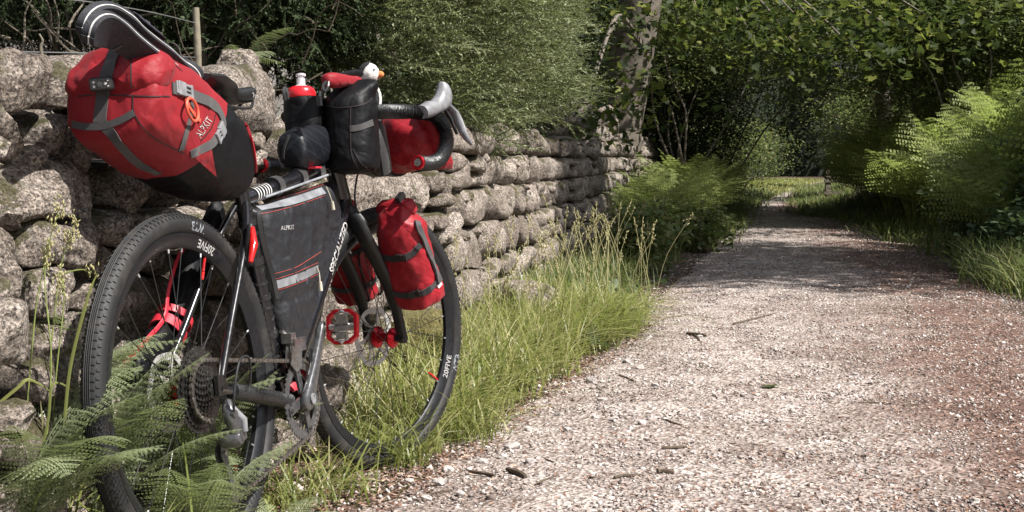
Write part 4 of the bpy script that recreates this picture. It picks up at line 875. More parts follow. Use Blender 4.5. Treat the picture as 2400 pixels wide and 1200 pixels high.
# --- seat pack
sp = thing('seat_pack', (-0.02, 0.74, 0), 'big red and black roll-top bag slung under the saddle with grey straps', 'saddle bag')
st = [(.279, .795, .020, .022), (.276, .797, .050, .048), (.262, .800, .068, .062), (.225, .808, .087, .074), (.17, .823, .100, .083), (.10, .845, .109, .090), (.03, .868, .113, .094), (-.04, .890, .113, .097), (-.10, .908, .108, .099), (-.145, .918, .101, .099), (-.170, .922, .094, .096), (-.182, .924, .078, .084), (-.187, .925, .045, .055), (-.188, .925, .012, .018)]
S2 = catmull([(a, b_, c) for a, b_, c, d in st], 5); D2 = catmull([(d, 0, 0) for a, b_, c, d in st], 5)
NA = 88; rings = []
for i, (q, d) in enumerate(zip(S2, D2)):
    r = []
    for k in range(NA):
        a = 2*PI*k/NA; cx_, sx_ = se(a, 0.72); dv, dw = q.z*sx_, d.x*cx_; dn = Vector((0.0, sx_*0.8, cx_)).normalized(); p = Vector((q.x+dv*0.22-(0.035*(dv/0.1)**2 if dv < 0 and i > 45 else 0)*0, q.y+dv, dw))
        am = 0.0075 if i > 22 else 0.003
        g = wrinkle((p.x, p.y, p.z), am, 9, 3); p += dn*g*min(1, d.x/0.05); r.append(p)
    rings.append(r)
full = MB(B); full.loft(rings); spk = Skin(full)
def cut_part(mb, co, no, keep_in, name, mat, par):
    b = bmesh.new(); vv = [b.verts.new(v) for v in mb.v]
    for f_ in mb.f: b.faces.new([vv[k] for k in f_])
    bmesh.ops.bisect_plane(b, geom=b.verts[:]+b.edges[:]+b.faces[:], plane_co=co, plane_no=no, clear_inner=not keep_in, clear_outer=keep_in)
    b.verts.ensure_lookup_table(); b.verts.index_update(); m = MB(B); m.v = [v.co.copy() for v in b.verts]; m.f = [tuple(v.index for v in f_.verts) for f_ in b.faces]; b.free(); return put(m, name, mat, par, sharp=180)
pc, pn = Vector((-.005, .80, 0)), Vector((1, -1.20, 0)).normalized()
cut_part(full, pc, pn, True, 'bag_body', 'red', sp); cut_part(full, pc, pn, False, 'stiffened_base', 'black', sp)
# rolled closure over the back end
q = MB(B); rings = []
for i in range(34):
    t = i/33*2-1; w_ = 0.104*t; sc = (1-abs(t)**6)**0.5*0.9+0.06; r = []
    for k in range(48):
        a = 2*PI*k/48; cx_, sx_ = se(a, 0.82); p = Vector((-.138+.056*sc*cx_+0.30*.046*sx_, .957+.046*sc*sx_, w_)); g = wrinkle((p.x, p.y, p.z), .007, 13, 9); p += Vector((cx_, sx_, 0))*g*sc; r.append(p)
    rings.append(r)
q.loft(rings); put(q, 'rolled_closure', 'red', sp, sharp=180)
allm = MB(); sk2 = Skin(full); n0 = len(full.v); both = MB(); both.add([full.tf(p) for p in full.v], full.f); both.add([q.tf(p) for p in q.v], q.f); spk = Skin(both)
ribbon(spk, [(300, 104), (276, 112), (262, 140), (248, 185), (240, 235), (234, 288)], .026, 'webbing_strap', 'web', sp, .0018)
ribbon(spk, [(236, 286), (256, 306), (282, 340), (315, 375), (345, 395), (372, 407)], .020, 'webbing_strap', 'web', sp, .0018)
ribbon(spk, [(170, 291), (200, 297), (240, 296), (280, 284), (314, 265)], .013, 'webbing_strap', 'web', sp, .0022)
ribbon(spk, [(450, 235), (446, 270), (436, 310), (424, 352)], .013, 'webbing_strap', 'web', sp, .0018)
ribbon(spk, [(402, 206), (432, 216), (462, 228), (490, 240), (510, 258), (521, 285), (514, 305)], .022, 'webbing_strap', 'web', sp, .003)
ribbon(spk, [(505, 325), (494, 338), (470, 350), (446, 362)], .018, 'webbing_strap', 'web', sp, .002)
ribbon(spk, [(560, 270), (578, 300), (590, 340), (597, 385), (596, 415)], .007, 'piping', 'red', sp, .004)
tri = [(447, 362), (492, 338), (506, 414)]; V, F_, nn = [], [], 9; idx = {}
for a in range(nn+1):
    for b_ in range(nn+1-a):
        c_ = nn-a-b_; h = spk.hit((tri[0][0]*a+tri[1][0]*b_+tri[2][0]*c_)/nn, (tri[0][1]*a+tri[1][1]*b_+tri[2][1]*c_)/nn); idx[a, b_] = len(V); V.append(h[0]+h[1]*.0022)
for a in range(nn):
    for b_ in range(nn-a):
        F_.append((idx[a, b_], idx[a+1, b_], idx[a, b_+1]))
        if a+b_ < nn-1: F_.append((idx[a+1, b_], idx[a+1, b_+1], idx[a, b_+1]))
g_ = MB(); g_.add(V, F_); put(g_, 'red_gusset', 'red', sp)
for pts in ([(309, 125), (307, 160), (308, 205)], [(312, 222), (314, 262), (336, 300), (360, 322), (395, 342), (432, 360)], [(183, 226), (230, 222), (290, 224), (345, 226), (398, 226)], [(505, 268), (495, 300), (470, 330)]): ribbon(spk, pts, .0022, 'seam', 'blackprint', sp, .0006)
buckle(spk, 430, 212, 0.35, .045, sp); buckle(spk, 513, 312, 2.0, .042, sp)
cast_text(spk, 'ALPKIT', 478, 299, 52, -0.98, 'print', sp, 1.5, 0.0)
# cords holding the sandals
# --- tail light clipped to the rear strap
h = spk.hit(243, 198); lt = thing('tail_light', (0, 0, 0), 'small black light with clear lens clipped to the rear strap of the saddle bag', 'bicycle light')
p, n_ = h; nn = (n_+Vector((-.3, 0, 0))).normalized(); upv = (Vector((0, 0, 1))-nn*nn.z).normalized(); sd_ = upv.cross(nn); Rl = Matrix((sd_, upv, nn)).transposed()
def rbox(c, sx, sy, sz, R, par, name, mat, bev):
    q = MB(); q.box(c, (sx, sy, sz), R); o = put(q, name, mat, par, smooth=False); md = o.modifiers.new('bevel', 'BEVEL'); md.width = bev; md.segments = 4; return o
rbox(p+nn*.011, .044, .026, .018, Rl, lt, 'light_case', 'plastic', .006); rbox(p+nn*.0205, .038, .020, .004, Rl, lt, 'lens_plate', 'darksteel', .0018)
for k, (a, b_, r) in enumerate(((0, 0, .0048), (-.011, .004, .0025), (-.011, -.004, .0025), (.010, 0, .0028), (.015, .005, .0015), (.015, -.005, .0015))):
    q = MB(); q.lathe(p+nn*.0225+sd_*a+upv*b_, nn, [(0, r), (.0008, r*.8)], 12); put(q, 'led', 'white' if k else 'greyplastic', lt)
# coral loop hanging from the buckle
lo_ = thing('rubber_loop', (0, 0, 0), 'coral red rubber loop hanging from the buckle on the side of the saddle bag', 'loop')
q = MB(); c = spk.hit(440, 258); R_ = Matrix.Identity(3); t1 = (spk.hit(452, 268)[0]-c[0]).normalized(); t2 = c[1].cross(t1).normalized()
q.tube([c[0]+c[1]*.009+t1*.028*math.cos(a)+t2*.021*math.sin(a) for a in [2*PI*k/28 for k in range(28)]], .0030, 8, closed=True); put(q, 'loop_ring', 'coral', lo_)
ribbon(spk, [(433, 232), (440, 252), (456, 274), (466, 284)], .008, 'loop_tab', 'coral', lo_, .004, off=None)

# --- pair of sandals
WV = Vector((.67, -.55, -.49)).normalized()
def sandal(edge_px, lab, lift, strap):
    sd = thing('sandal', (0, 1.0, 0), lab, 'sandal', 'pair of black sandals tied on the saddle bag')
    E = [L3(x, y, 0.088) for x, y in edge_px]; P = catmull(E, 8); n = len(P); Ls = [0]
    for a, b_ in zip(P, P[1:]): Ls.append(Ls[-1]+(b_-a).length)
    def slab(z0, z1, grow, name, mat):
        rings = []
        for i, p in enumerate(P):
            t = Ls[i]/Ls[-1]; tg = (P[min(i+1, n-1)]-P[max(0, i-1)]).normalized(); nr = WV.cross(tg).normalized(); nr = nr if nr.y > 0 else -nr
            hw_ = (0.046 - 0.005*math.sin(PI*min(1, max(0, (t-.25)/.6))))*math.sqrt(max(0.03, 1-abs(2*t-1)**3.6)) + grow; pass
            c0 = p+nr*(z0+lift); c1 = p+nr*(z1+lift); e = tg*(grow*(1 if i == n-1 else -1 if i == 0 else 0))
            k0 = .046-hw_-grow*0; rings.append([c0+e+WV*(k0-grow), c0+e+WV*(k0+hw_), c0+e+WV*(k0+2*hw_), c1+e+WV*(k0+2*hw_), c1+e+WV*(k0+hw_), c1+e+WV*(k0-grow)])
        q = MB(B); q.loft(rings); return put(q, name, mat, sd, sharp=35)
    slab(-.007, .001, 0, 'outsole', 'foam'); slab(.001, .0035, .0010, 'midsole_stripe', 'white'); slab(.0045, .016, 0, 'footbed', 'foam')
    k_ = MB(B)
    for i in range(2, n-2):
        p = P[i]; tg = (P[i+1]-P[i-1]).normalized(); nr = WV.cross(tg).normalized(); nr = nr if nr.y > 0 else -nr
        for w_ in np.linspace(.012, .078, 6): k_.box(p+nr*(lift-.0075)+WV*w_, (.005, .003, .005))
    pass
    if strap:
        i0 = int(n*.50); rings = []
        for k in range(13):
            a = PI*k/12; r = []
            for j_ in range(6):
                p = P[min(n-1, i0+int(j_*n*.045))]; tg = (P[i0+1]-P[i0-1]).normalized(); nr = WV.cross(tg).normalized(); nr = nr if nr.y > 0 else -nr; r.append(p+nr*(lift+.014+.028*math.sin(a)*(1-.06*j_))+WV*(.046-.045*math.cos(a)))
            rings.append(r)
        q = MB(B); q.loft(rings, caps=False); o = put(q, 'toe_strap', 'mesh', sd); md = o.modifiers.new('thick', 'SOLIDIFY'); md.thickness = .003
    return sd, P
s1, P1 = sandal([(210, 52), (222, 38), (244, 31), (268, 36), (296, 54), (330, 84), (370, 116), (412, 146), (440, 168), (454, 190)], 'black sandal with white sole stripe, lower of the pair tied on the saddle bag', 0.0, False)
s2, P2 = sandal([(222, 42), (236, 30), (258, 24), (284, 30), (312, 48), (346, 78), (384, 108), (424, 138), (450, 158), (464, 180)], 'black sandal with mesh strap, upper of the pair tied on the saddle bag', 0.020, True)
cd = thing('tie_cord', (0, 1.0, 0), 'thin grey elastic cord tying the sandals down to the saddle bag', 'cord')
def cord(pts, r=.0016, mat='cord', par=cd, name='cord_strand'):
    q = MB(B); q.tube(catmull([L3(*p) for p in pts], 6), r, 7); return put(q, name, mat, par)
cord([(322, 70, .052), (335, 58, .056), (350, 55, .03), (342, 48, .0)]); cord([(405, 100, .05), (418, 112, .054), (426, 140, .055), (432, 170, .058), (440, 205, .07)])
cord([(395, 120, .056), (412, 128, .058), (424, 150, .058), (446, 190, .06), (452, 215, .07)]); cord([(245, 96, .05), (262, 118, .05), (285, 108, .06), (318, 102, .05)]); cord([(455, 145, .03), (470, 180, .04), (480, 210, .05)])

# --- frame bag
fb = thing('frame_bag', (.55, .40, 0), 'black frame bag with two silver zips filling the main triangle of the bicycle', 'frame bag')
def P_fb(a, b_):
    lt_, lb = Vector((.328, .702, 0)), Vector((.418, .350, 0)); rt2, rb = Vector((.795, .768, 0)), Vector((.470, .362, 0)); m = Vector((.80, .665, 0))
    # right edge: short drop along the head tube then down along the down tube
    k = .20; R_ = rt2.lerp(m, b_/k) if b_ < k else m.lerp(rb, (b_-k)/(1-k)); return lt_.lerp(lb, b_).lerp(R_, a)
na, nb = 54, 54; V, F_ = [], []
for sgn in (1, -1):
    for j in range(nb+1):
        for i in range(na+1):
            a, b_ = i/na, j/nb; p = P_fb(a, b_); e = min(1, min(a, 1-a)/0.10)**.5 if 0 < a < 1 else 0; e2 = min(1, min(b_, 1-b_)/0.07)**.5 if 0 < b_ < 1 else 0
            th = .011 + .027*e*e2*(1-.30*b_) + (wrinkle((p.x, p.y, sgn), .009, 11, 5) - (.004*math.exp(-((b_-.60)/.02)**2)))*e*e2; V.append(Vector((p.x, p.y, sgn*th)))
N1 = (na+1)*(nb+1)
for sgn in (0, 1):
    for j in range(nb):
        for i in range(na):
            o = sgn*N1+j*(na+1)+i; F_.append((o, o+1, o+na+2, o+na+1))
for i in range(na): F_.append((i, i+1, N1+i+1, N1+i)); o = nb*(na+1)+i; F_.append((o, o+1, N1+o+1, N1+o))
for j in range(nb): o = j*(na+1); F_.append((o, o+na+1, N1+o+na+1, N1+o)); o += na; F_.append((o, o+na+1, N1+o+na+1, N1+o))
q = MB(B); q.add(V, F_); fbs = Skin(q); put(q, 'bag_body', 'frame_cloth', fb, sharp=60)
z1 = ribbon(fbs, [(606, 489), (640, 483), (700, 467), (758, 447)], .0185, 'zip', 'reflect', fb, .0012); z2 = ribbon(fbs, [(645, 668), (670, 661), (705, 648), (744, 630)], .0185, 'zip', 'reflect', fb, .0012)
for dy in (-14, 13):
    stitches(fbs, [(606, 489+dy), (640, 483+dy), (700, 467+dy), (760, 446+dy)], fb); stitches(fbs, [(645, 668+dy), (670, 661+dy), (705, 648+dy), (744, 630+dy)], fb)
stitches(fbs, [(640, 642), (690, 628), (730, 604), (752, 590)], fb); stitches(fbs, [(614, 504), (622, 560), (634, 610), (640, 640)], fb, 'blackprint')
ribbon(fbs, [(606, 498), (608, 520), (620, 580), (638, 640), (650, 700)], .010, 'edge_binding', 'webb', fb, .002)
cast_text(fbs, 'ALPKIT', 673, 534, 31, -0.07, 'print', fb, 1.45)
def puller(pts, par):
    q = MB(B); q.tube(catmull([L3(*p) for p in pts[:-1]], 5), .0013, 6); put(q, 'zip_cord', 'cream', par)
    a, b_ = L3(*pts[-2]), L3(*pts[-1]); q = MB(B); q.tube([a, b_], [.0045, .0052], 8, squash=(1, .5)); put(q, 'zip_toggle', 'cream', par)
puller([(765, 438, .045), (772, 455, .047), (778, 472, .048), (781, 492, .048)], fb); puller([(742, 624, .038), (748, 640, .040), (750, 660, .040), (752, 682, .040)], fb)
# --- top tube bag
def pod(name, rings_def, seed, amp, mat, par, part='bag_body', NA=44, tf=B, e=.78, sc=11):
    """rings_def: (centre uvw, half side, half up, side dir, up dir)"""
    rings = []
    for c, hs, hu, sdir, udir in rings_def:
        r = []
        for k in range(NA):
            a = 2*PI*k/NA; x, y = se(a, e); d = (Vector(sdir)*x*hs+Vector(udir)*y*hu); p = Vector(c)+d; p += d.normalized()*wrinkle(tuple(p), amp, sc, seed)*min(1, max(hs, hu)/.03); r.append(p)
        rings.append(r)
    q = MB(tf); q.loft(rings); o = put(q, part, mat, par, sharp=180); return o, Skin(q)
def dense(defs, n=5):
    C1 = catmull([d[0] for d in defs], n); H = catmull([(d[1], d[2], 0) for d in defs], n); S_ = catmull([d[3] for d in defs], n); U_ = catmull([d[4] for d in defs], n)
    return [(C1[i], max(.002, H[i].x), max(.002, H[i].y), S_[i].normalized(), U_[i].normalized()) for i in range(len(C1))]
tb = thing('top_tube_bag', (.66, .79, 0), 'small rounded black bag strapped on the front of the top tube', 'bag')
up_, sw = (0.0, 1, 0), (0, 0, 1)
o_, tbs = pod('top_tube_bag', dense([((.573, .840, 0), .010, .012, sw, up_), ((.577, .841, 0), .030, .034, sw, up_), ((.592, .843, 0), .0385, .046, sw, up_), ((.63, .846, 0), .041, .052, sw, up_), ((.70, .853, 0), .041, .053, sw, up_), ((.76, .858, 0), .038, .050, sw, up_), ((.79, .860, 0), .03, .04, sw, up_), ((.795, .86, 0), .005, .01, sw, up_)]), 2, .004, 'black_grid', tb)
stitches(tbs, [(660, 380), (666, 345), (680, 315)], tb, 'blackprint', .003); ribbon(tbs, [(664, 372), (667, 345), (678, 318)], .006, 'edge_binding', 'webb', tb, .002)
q = MB(B); q.box((.64, .797, .030), (.035, .004, .02)); put(q, 'red_tab', 'redstrap', tb, smooth=False)
# --- stem pouch right (roll top) 
pr = thing('stem_pouch', (.78, .78, .07), 'tall black roll-top pouch with red lining beside the stem', 'pouch')
axp = axis_at(.85)
def pouch_rings(c0, c1, r, squ=1.0, taper=.9, top_flat=None):
    c0, c1 = Vector(c0), Vector(c1); d = (c1-c0).normalized(); s_ = Vector((0, 0, 1)); s_ = (s_-d*s_.dot(d)).normalized(); f_ = d.cross(s_)
    out = [(c0, r*.3, r*.3, s_, f_), (c0+d*.003, r*.75, r*.75, s_, f_), (c0+d*.014, r*.93, r*.93*squ, s_, f_)]
    for t in (.25, .5, .75, .9): out.append((c0.lerp(c1, t), r, r*squ, s_, f_))
    return out, c1, s_, f_, d
PU0, PU1 = L3(832, 405, .075), L3(822, 235, .075)
rg, c1, s_, f_, d = pouch_rings(PU0, PU1, .0645)
rg += [(c1+d*.005, .062, .055, s_, f_), (c1+d*.030+Vector((.012, 0, .01)), .058, .036, s_, f_), (c1+d*.044+Vector((.022, 0, .012)), .050, .020, s_, f_), (c1+d*.050+Vector((.026, 0, .012)), .03, .01, s_, f_)]
o_, prs = pod('p', dense(rg), 7, .0045, 'black', pr)
ribbon(prs, [(820, 302), (845, 298), (873, 287)], .015, 'loop_webbing', 'web', pr, .002)
for pts in ([(822, 250), (822, 300), (824, 360), (840, 395)], [(764, 248), (800, 252), (850, 245), (872, 230)], [(828, 350), (845, 380), (870, 400), (880, 395)]): ribbon(prs, pts, .0025, 'seam', 'blackprint', pr, .0012)
lin = [(L3(762, 186, .06), .010, .010, (0, 1, 0), (0, 0, 1)), (L3(775, 188, .065), .017, .018, (0, 1, 0), (0, 0, 1)), (L3(800, 190, .07), .015, .02, (0, 1, 0), (0, 0, 1)), (L3(832, 192, .07), .013, .02, (0, 1, 0), (0, 0, 1)), (L3(838, 190, .07), .004, .008, (0, 1, 0), (0, 0, 1))]
pod('p', dense(lin), 3, .004, 'red', pr, 'red_lining')
q = MB(B); q.tube(catmull([L3(778, 182, .06), L3(805, 176, .065), L3(832, 170, .07), L3(848, 172, .075)], 5), .0038, 10, squash=(1, 2.2)); put(q, 'rolled_lip', 'black', pr)
q = MB(B); q.tube(catmull([L3(764, 192, .075), L3(757, 200, .075), L3(760, 215, .08), L3(768, 205, .08), L3(770, 192, .08)], 5), .004, 8); q.box(L3(748, 237, .085), (.012, .022, .01)); q.tube([L3(750, 215, .08), L3(748, 245, .085)], .004, 8); put(q, 'cord_lock', 'plastic', pr)
# --- stem pouch left with the bottle
plf = thing('stem_pouch', (.78, .84, -.04), 'short black pouch holding the drink bottle, left of the stem', 'pouch')
PL0, PL1 = L3(718, 330, -.03), L3(712, 236, -.03)
rg, c1, s_, f_, d = pouch_rings(PL0, PL1, .0490)
rg += [(c1, .049, .049, s_, f_), (c1+d*.004, .0475, .0475, s_, f_), (c1-d*.003, .043, .043, s_, f_), (c1-d*.03, .040, .040, s_, f_)]
pod('p', rg, 11, .0035, 'black', plf); q = MB(B); q.tube(catmull([L3(668, 235, .01), L3(665, 218, .01), L3(668, 206, .01), L3(672, 216, .015), L3(674, 232, .015)], 5), .004, 8); put(q, 'pull_loop', 'webb', plf)
bt = thing('drink_bottle', (.78, .92, -.04), 'clear drink bottle with red screw cap standing in the black stem pouch', 'bottle')
bc = L3(707, 240, -.03); bd = (L3(705, 180, -.03)-bc).normalized()
q = MB(B); q.lathe(bc-bd*.022, bd, [(0, .028), (.002, .031), (.02, .034), (.030, .034), (.032, .032)], 32); put(q, 'bottle_body', 'clear', bt)
q = MB(B); q.lathe(bc+bd*.007, bd, [(0, .0345), (.002, .036), (.018, .0355), (.024, .033), (.029, .028), (.030, .02)], 36); put(q, 'screw_cap', 'redcap', bt)
q = MB(B); q.lathe(bc+bd*.035, bd, [(0, .021), (.003, .020), (.007, .014), (.008, .010)], 28); put(q, 'cap_collar', 'clear', bt)
q = MB(B); q.lathe(bc+bd*.042, bd, [(0, .0105), (.018, .0105), (.019, .0075), (.023, .0075), (.024, .0125), (.029, .0125), (.030, .010)], 24); put(q, 'nozzle', 'clear', bt)
# --- handlebar roll
hr = thing('handlebar_roll', (.95, .80, 0), 'red dry bag slung across the front of the drop handlebars', 'dry bag')
hc = (cx+.150, .872)
rg = []
for w_, r in ((-.235, .02), (-.228, .06), (-.20, .078), (-.12, .083), (0, .084), (.07, .083), (.115, .079), (.15, .070), (.170, .058), (.180, .042), (.185, .015)): rg.append(((hc[0], hc[1]-.002, w_), r, r, (1, 0, 0), (0, 1, 0)))
o_, hrs = pod('p', dense(rg), 21, .015, 'red_grid', hr, NA=72, tf=St, sc=8)
# folded roll end
rg = [((hc[0]-.045, hc[1]+.080, .162), .008, .010, (1, 0, 0), (0, 0, 1)), ((hc[0]-.035, hc[1]+.070, .168), .024, .020, (1, 0, 0), (0, 0, 1)), ((hc[0]-.020, hc[1]+.030, .180), .030, .024, (1, 0, 0), (0, 0, 1)), ((hc[0]-.005, hc[1]-.02, .187), .027, .022, (1, 0, 0), (0, 0, 1)), ((hc[0]+.008, hc[1]-.058, .191), .034, .019, (1, 0, 0), (0, 0, 1)), ((hc[0]+.012, hc[1]-.075, .193), .030, .008, (1, 0, 0), (0, 0, 1))]
pod('p', dense(rg), 5, .006, 'red_grid', hr, 'rolled_closure', NA=36, tf=St, sc=16)
q = MB(St); q.lathe((hc[0], hc[1]-.002, -.035), (0, 0, 1), [(0, .088), (.001, .0905), (.085, .0905), (.086, .088)], 44); put(q, 'harness', 'black', hr)
q = MB(St)
for w_ in (-.025, .03): q.lathe((hc[0], hc[1]-.002, w_), (0, 0, 1), [(0, .092), (.020, .092)], 44)
put(q, 'harness_strap', 'web', hr)
q = MB(St); q.tube(catmull([(cx, cv-.03, .10), (cx-.012, cv-.06, .115), (cx-.008, cv-.10, .12), (cx+.01, cv-.15, .115)], 5), .012, 10, squash=(1, 2.2)); put(q, 'harness_strap', 'webb', hr)
# --- plush puffin
pf = thing('plush_puffin', L3(870, 200, .02), 'small black and white plush seabird perched behind the stem pouch', 'soft toy')
def ball(c, r, par, name, mat, sx=(1, 1, 1), cut=None):
    b_ = bmesh.new(); bmesh.ops.create_icosphere(b_, subdivisions=4, radius=1)
    if cut: bmesh.ops.delete(b_, geom=[v for v in b_.verts if cut(v.co)], context='VERTS')
    m_ = MB(); c = B(c); m_.add([c+Vector((v.co.x*r*sx[0], v.co.y*r*sx[1], v.co.z*r*sx[2]))*(1+.05*nz(v.co, 6)) for v in b_.verts], [tuple(v.index for v in f_.verts) for f_ in b_.faces]); b_.free(); return put(m_, name, mat, par)
hcn = L3(864, 172, .050); hd_ = ball(hcn, .0275, pf, 'head', 'plush_w', (1, 1, 1.0))
ball(hcn, .0290, pf, 'crown_cap', 'plush_b', (1, 1, 1.03), lambda c: (c.z*0.62 - (c.x*.3-c.y*.95)*0.78) < 0.30)
ball(hcn+Vector((.008, -.006, .026)), .009, pf, 'beak', 'orange', (.8, 1.5, 1.1))
ball(hcn+Vector((-.016, .006, .0225)), .0026, pf, 'eye', 'plastic')
ball(L3(868, 230, .03), .030, pf, 'body', 'plush_b', (.85, .8, 1.45)); ball(L3(878, 230, .036), .0235, pf, 'white_belly', 'plush_w', (.75, .8, 1.6))
# --- fork bags
def fork_bag(s, lab):
    fk = thing('fork_bag', (1.0, .45, s*.1), lab, 'dry bag')
    c0, c1 = Vector((1.052, .452, s*.105)), Vector((.963, .665, s*.098)); d = (c1-c0).normalized(); sd_ = (Vector((0, 0, 1))-d*d.z).normalized(); f_ = d.cross(sd_)
    rg = [(c0-d*.006, .012, .012, sd_, f_), (c0-d*.003, .048, .046, sd_, f_), (c0+d*.010, .0595, .057, sd_, f_), (c0.lerp(c1, .35), .0625, .060, sd_, f_), (c0.lerp(c1, .7), .0625, .060, sd_, f_), (c1-d*.012, .058, .056, sd_, f_), (c1+d*.010, .047, .043, sd_, f_), (c1+d*.028+Vector((-.006, 0, 0)), .040, .028, sd_, f_), (c1+d*.040+Vector((-.008, 0, 0)), .030, .012, sd_, f_)]
    o_, sk = pod('p', dense(rg), 31+s, .0115, 'red_grid', fk, NA=56, tf=St, sc=12)
    t0 = c1+d*.030; rg = []
    for k, (a, b_) in enumerate(((-.053, .006), (-.048, .017), (-.02, .021), (.015, .021), (.042, .018), (.050, .007))): rg.append((t0+sd_*a+f_*(.004*k)+d*(-.010 if k in (0, 5) else .004), b_*1.05, b_, f_, d))
    pod('p', dense(rg), 9, .006, 'red_grid', fk, 'rolled_top', NA=30, tf=St, sc=18)
    if s == 1:
        for pts, w_ in (([(868, 580), (900, 603), (935, 606), (965, 595), (985, 572)], .016), ([(905, 668), (925, 688), (960, 692), (1000, 682), (1028, 655)], .016)):
            ribbon(sk, pts, w_, 'black_strap', 'webb', fk, .003)
        buckle(sk, 942, 603, -.25, .030, fk, 'plastic'); buckle(sk, 972, 688, -.35, .030, fk, 'plastic')
        cast_text(sk, 'cage', 979, 580, 14, -.6, 'print', fk, 1.0); cast_text(sk, 'cage', 1014, 668, 14, -.5, 'print', fk, 1.0)
        ribbon(sk, [(975, 522), (985, 550), (1003, 595), (1014, 625), (1028, 660)], .017, 'webbing_strap', 'web', fk, .0055, lift=.003); ribbon(sk, [(1026, 662), (1032, 672)], .018, 'white_tab', 'white', fk, .002)
        q = MB(St); q.box((.945, .725, .118), (.028, .016, .014), Matrix.Rotation(.6, 3, 'Z')); put(q, 'top_buckle', 'plastic', fk, smooth=False)
    for t in (.22, .66):
        q = MB(St); c = c0.lerp(c1, t); R_ = [c+(sd_*math.cos(a)*.0645+f_*math.sin(a)*.062) for a in [2*PI*k/40 for k in range(40)]]; q.tube(R_, .0065, 6, closed=True, squash=(.22, 1.2)) if s == -1 else q.tube([c+f_*.05-sd_*.03, c+f_*.052-sd_*.06, c+f_*.02-sd_*.075, c-f_*.03-sd_*.06], .007, 6)
        put(q, 'black_strap', 'webb', fk)
    q = MB(St); a0 = c0.lerp(c1, .05)-sd_*s*.062; q.tube(catmull([a0-f_*.03, a0-f_*.03+d*.13, a0+f_*.03+d*.13, a0+f_*.03, a0+f_*.03-d*.02+sd_*s*.04, a0-f_*.03-d*.02+sd_*s*.04, a0-f_*.03], 4), .003, 7); put(q, 'wire_cage', 'plastic', fk)
fork_bag(1, 'red dry bag strapped upright to the right fork leg with black straps'); fork_bag(-1, 'red dry bag in a black wire cage on the far fork leg, mostly hidden')
# --- black sleeve strapped to the far seat stay
sl = thing('pole_sleeve', L3(300, 860, -.09), 'long black fabric sleeve with red piping strapped behind the rear wheel', 'sleeve')
A_, Z_ = L3(478, 585, -.095), L3(305, 905, -.095); d = (Z_-A_).normalized(); f_ = Vector((-d.y, d.x, 0)); f_ = f_ if f_.x > 0 else -f_
rg = [(L3(512, 478, -.08), .010, .010, f_, (0, 0, 1)), (L3(505, 498, -.085), .028, .028, f_, (0, 0, 1)), (L3(487, 540, -.09), .024, .024, f_, (0, 0, 1)), (A_, .040, .030, f_, (0, 0, 1)), (L3(440, 660, -.095), .045, .032, f_, (0, 0, 1)), (L3(410, 745, -.095), .037, .029, f_, (0, 0, 1)), (L3(375, 800, -.095), .038, .029, f_, (0, 0, 1)), (L3(330, 860, -.095), .040, .026, f_, (0, 0, 1)), (Z_, .020, .018, f_, (0, 0, 1))]
o_, sls = pod('p', dense(rg), 41, .010, 'black', sl, sc=14)
q = MB(B); q.tube(catmull([L3(440, 565, -.085), L3(415, 610, -.08), L3(395, 680, -.08), L3(385, 745, -.08), L3(340, 800, -.08), L3(285, 860, -.08)], 6), .0030, 8, squash=(1, 1.8)); put(q, 'red_piping', 'redstrap', sl)
rs = thing('rubber_strap', L3(400, 760, -.09), 'red perforated rubber strap wrapped round the black sleeve behind the rear wheel', 'strap')
def band(ca, r1, r2, wd, th, name, dd, ff, par, tf=B):
    q = MB(tf); rings = []
    for k in range(41):
        a = 2*PI*k/40; o1 = ff*math.cos(a)*r1+Vector((0, 0, 1))*math.sin(a)*r2; nn = o1.normalized(); c = Vector(ca)+o1; rings.append([c+dd*wd/2, c+dd*wd/2+nn*th, c-dd*wd/2+nn*th, c-dd*wd/2])
    q.loft(rings, caps=False); put(q, name, 'redstrap', par, sharp=30); return Skin(q)
bs = band(L3(393, 778, -.095), .041, .033, .024, .003, 'strap_band', d, f_, rs); band(L3(408, 748, -.095), .041, .034, .016, .003, 'strap_band', (d+f_*.22).normalized(), (f_-d*.22).normalized(), rs)
cast_text(bs, 'FIXPLUS', 396, 778, 44, .20, 'blackprint', rs, 1.1, .01)
for k in range(5):
    h = bs.hit(372+k*12, 742+k*2)
rs2 = thing('rubber_strap', L3(750, 800, .0), 'red perforated rubber strap round the lower down tube behind the crank arm', 'strap')
dtd = DTd; dtn = Vector((-dtd.y, dtd.x, 0))
c = Vector((.462, .325, 0)); q = MB(B)
bs2 = band(c, .040, .034, .032, .003, 'strap_band', dtd, dtn, rs2); band(c+dtd*-.05+dtn*-.01, .044, .034, .024, .003, 'strap_band', (dtd+dtn*.15).normalized(), (dtn-dtd*.15).normalized(), rs2)
q = MB(B)
for k in range(9):
    for dd2 in (-.007, .007):
        a = .5+k*.32; p = c+dtn*math.cos(a)*.0432+Vector((0, 0, 1))*math.sin(a)*.0372+dtd*dd2; q.lathe(p, (dtn*math.cos(a)+Vector((0, 0, 1))*math.sin(a)), [(0, .0022), (.0006, .0022)], 8)
put(q, 'strap_hole', 'blackprint', rs2)
tk = thing('tool_roll', (.46, .30, 0), 'black tool roll held under the down tube by the red rubber strap', 'tool roll'); pod('p', dense([(c-dtd*.09-dtn*.035, .004, .004, dtn, sw), (c-dtd*.085-dtn*.035, .026, .026, dtn, sw), (c-dtn*.035, .030, .028, dtn, sw), (c+dtd*.085-dtn*.035, .028, .026, dtn, sw), (c+dtd*.09-dtn*.035, .004, .004, dtn, sw)]), 3, .004, 'black', tk)
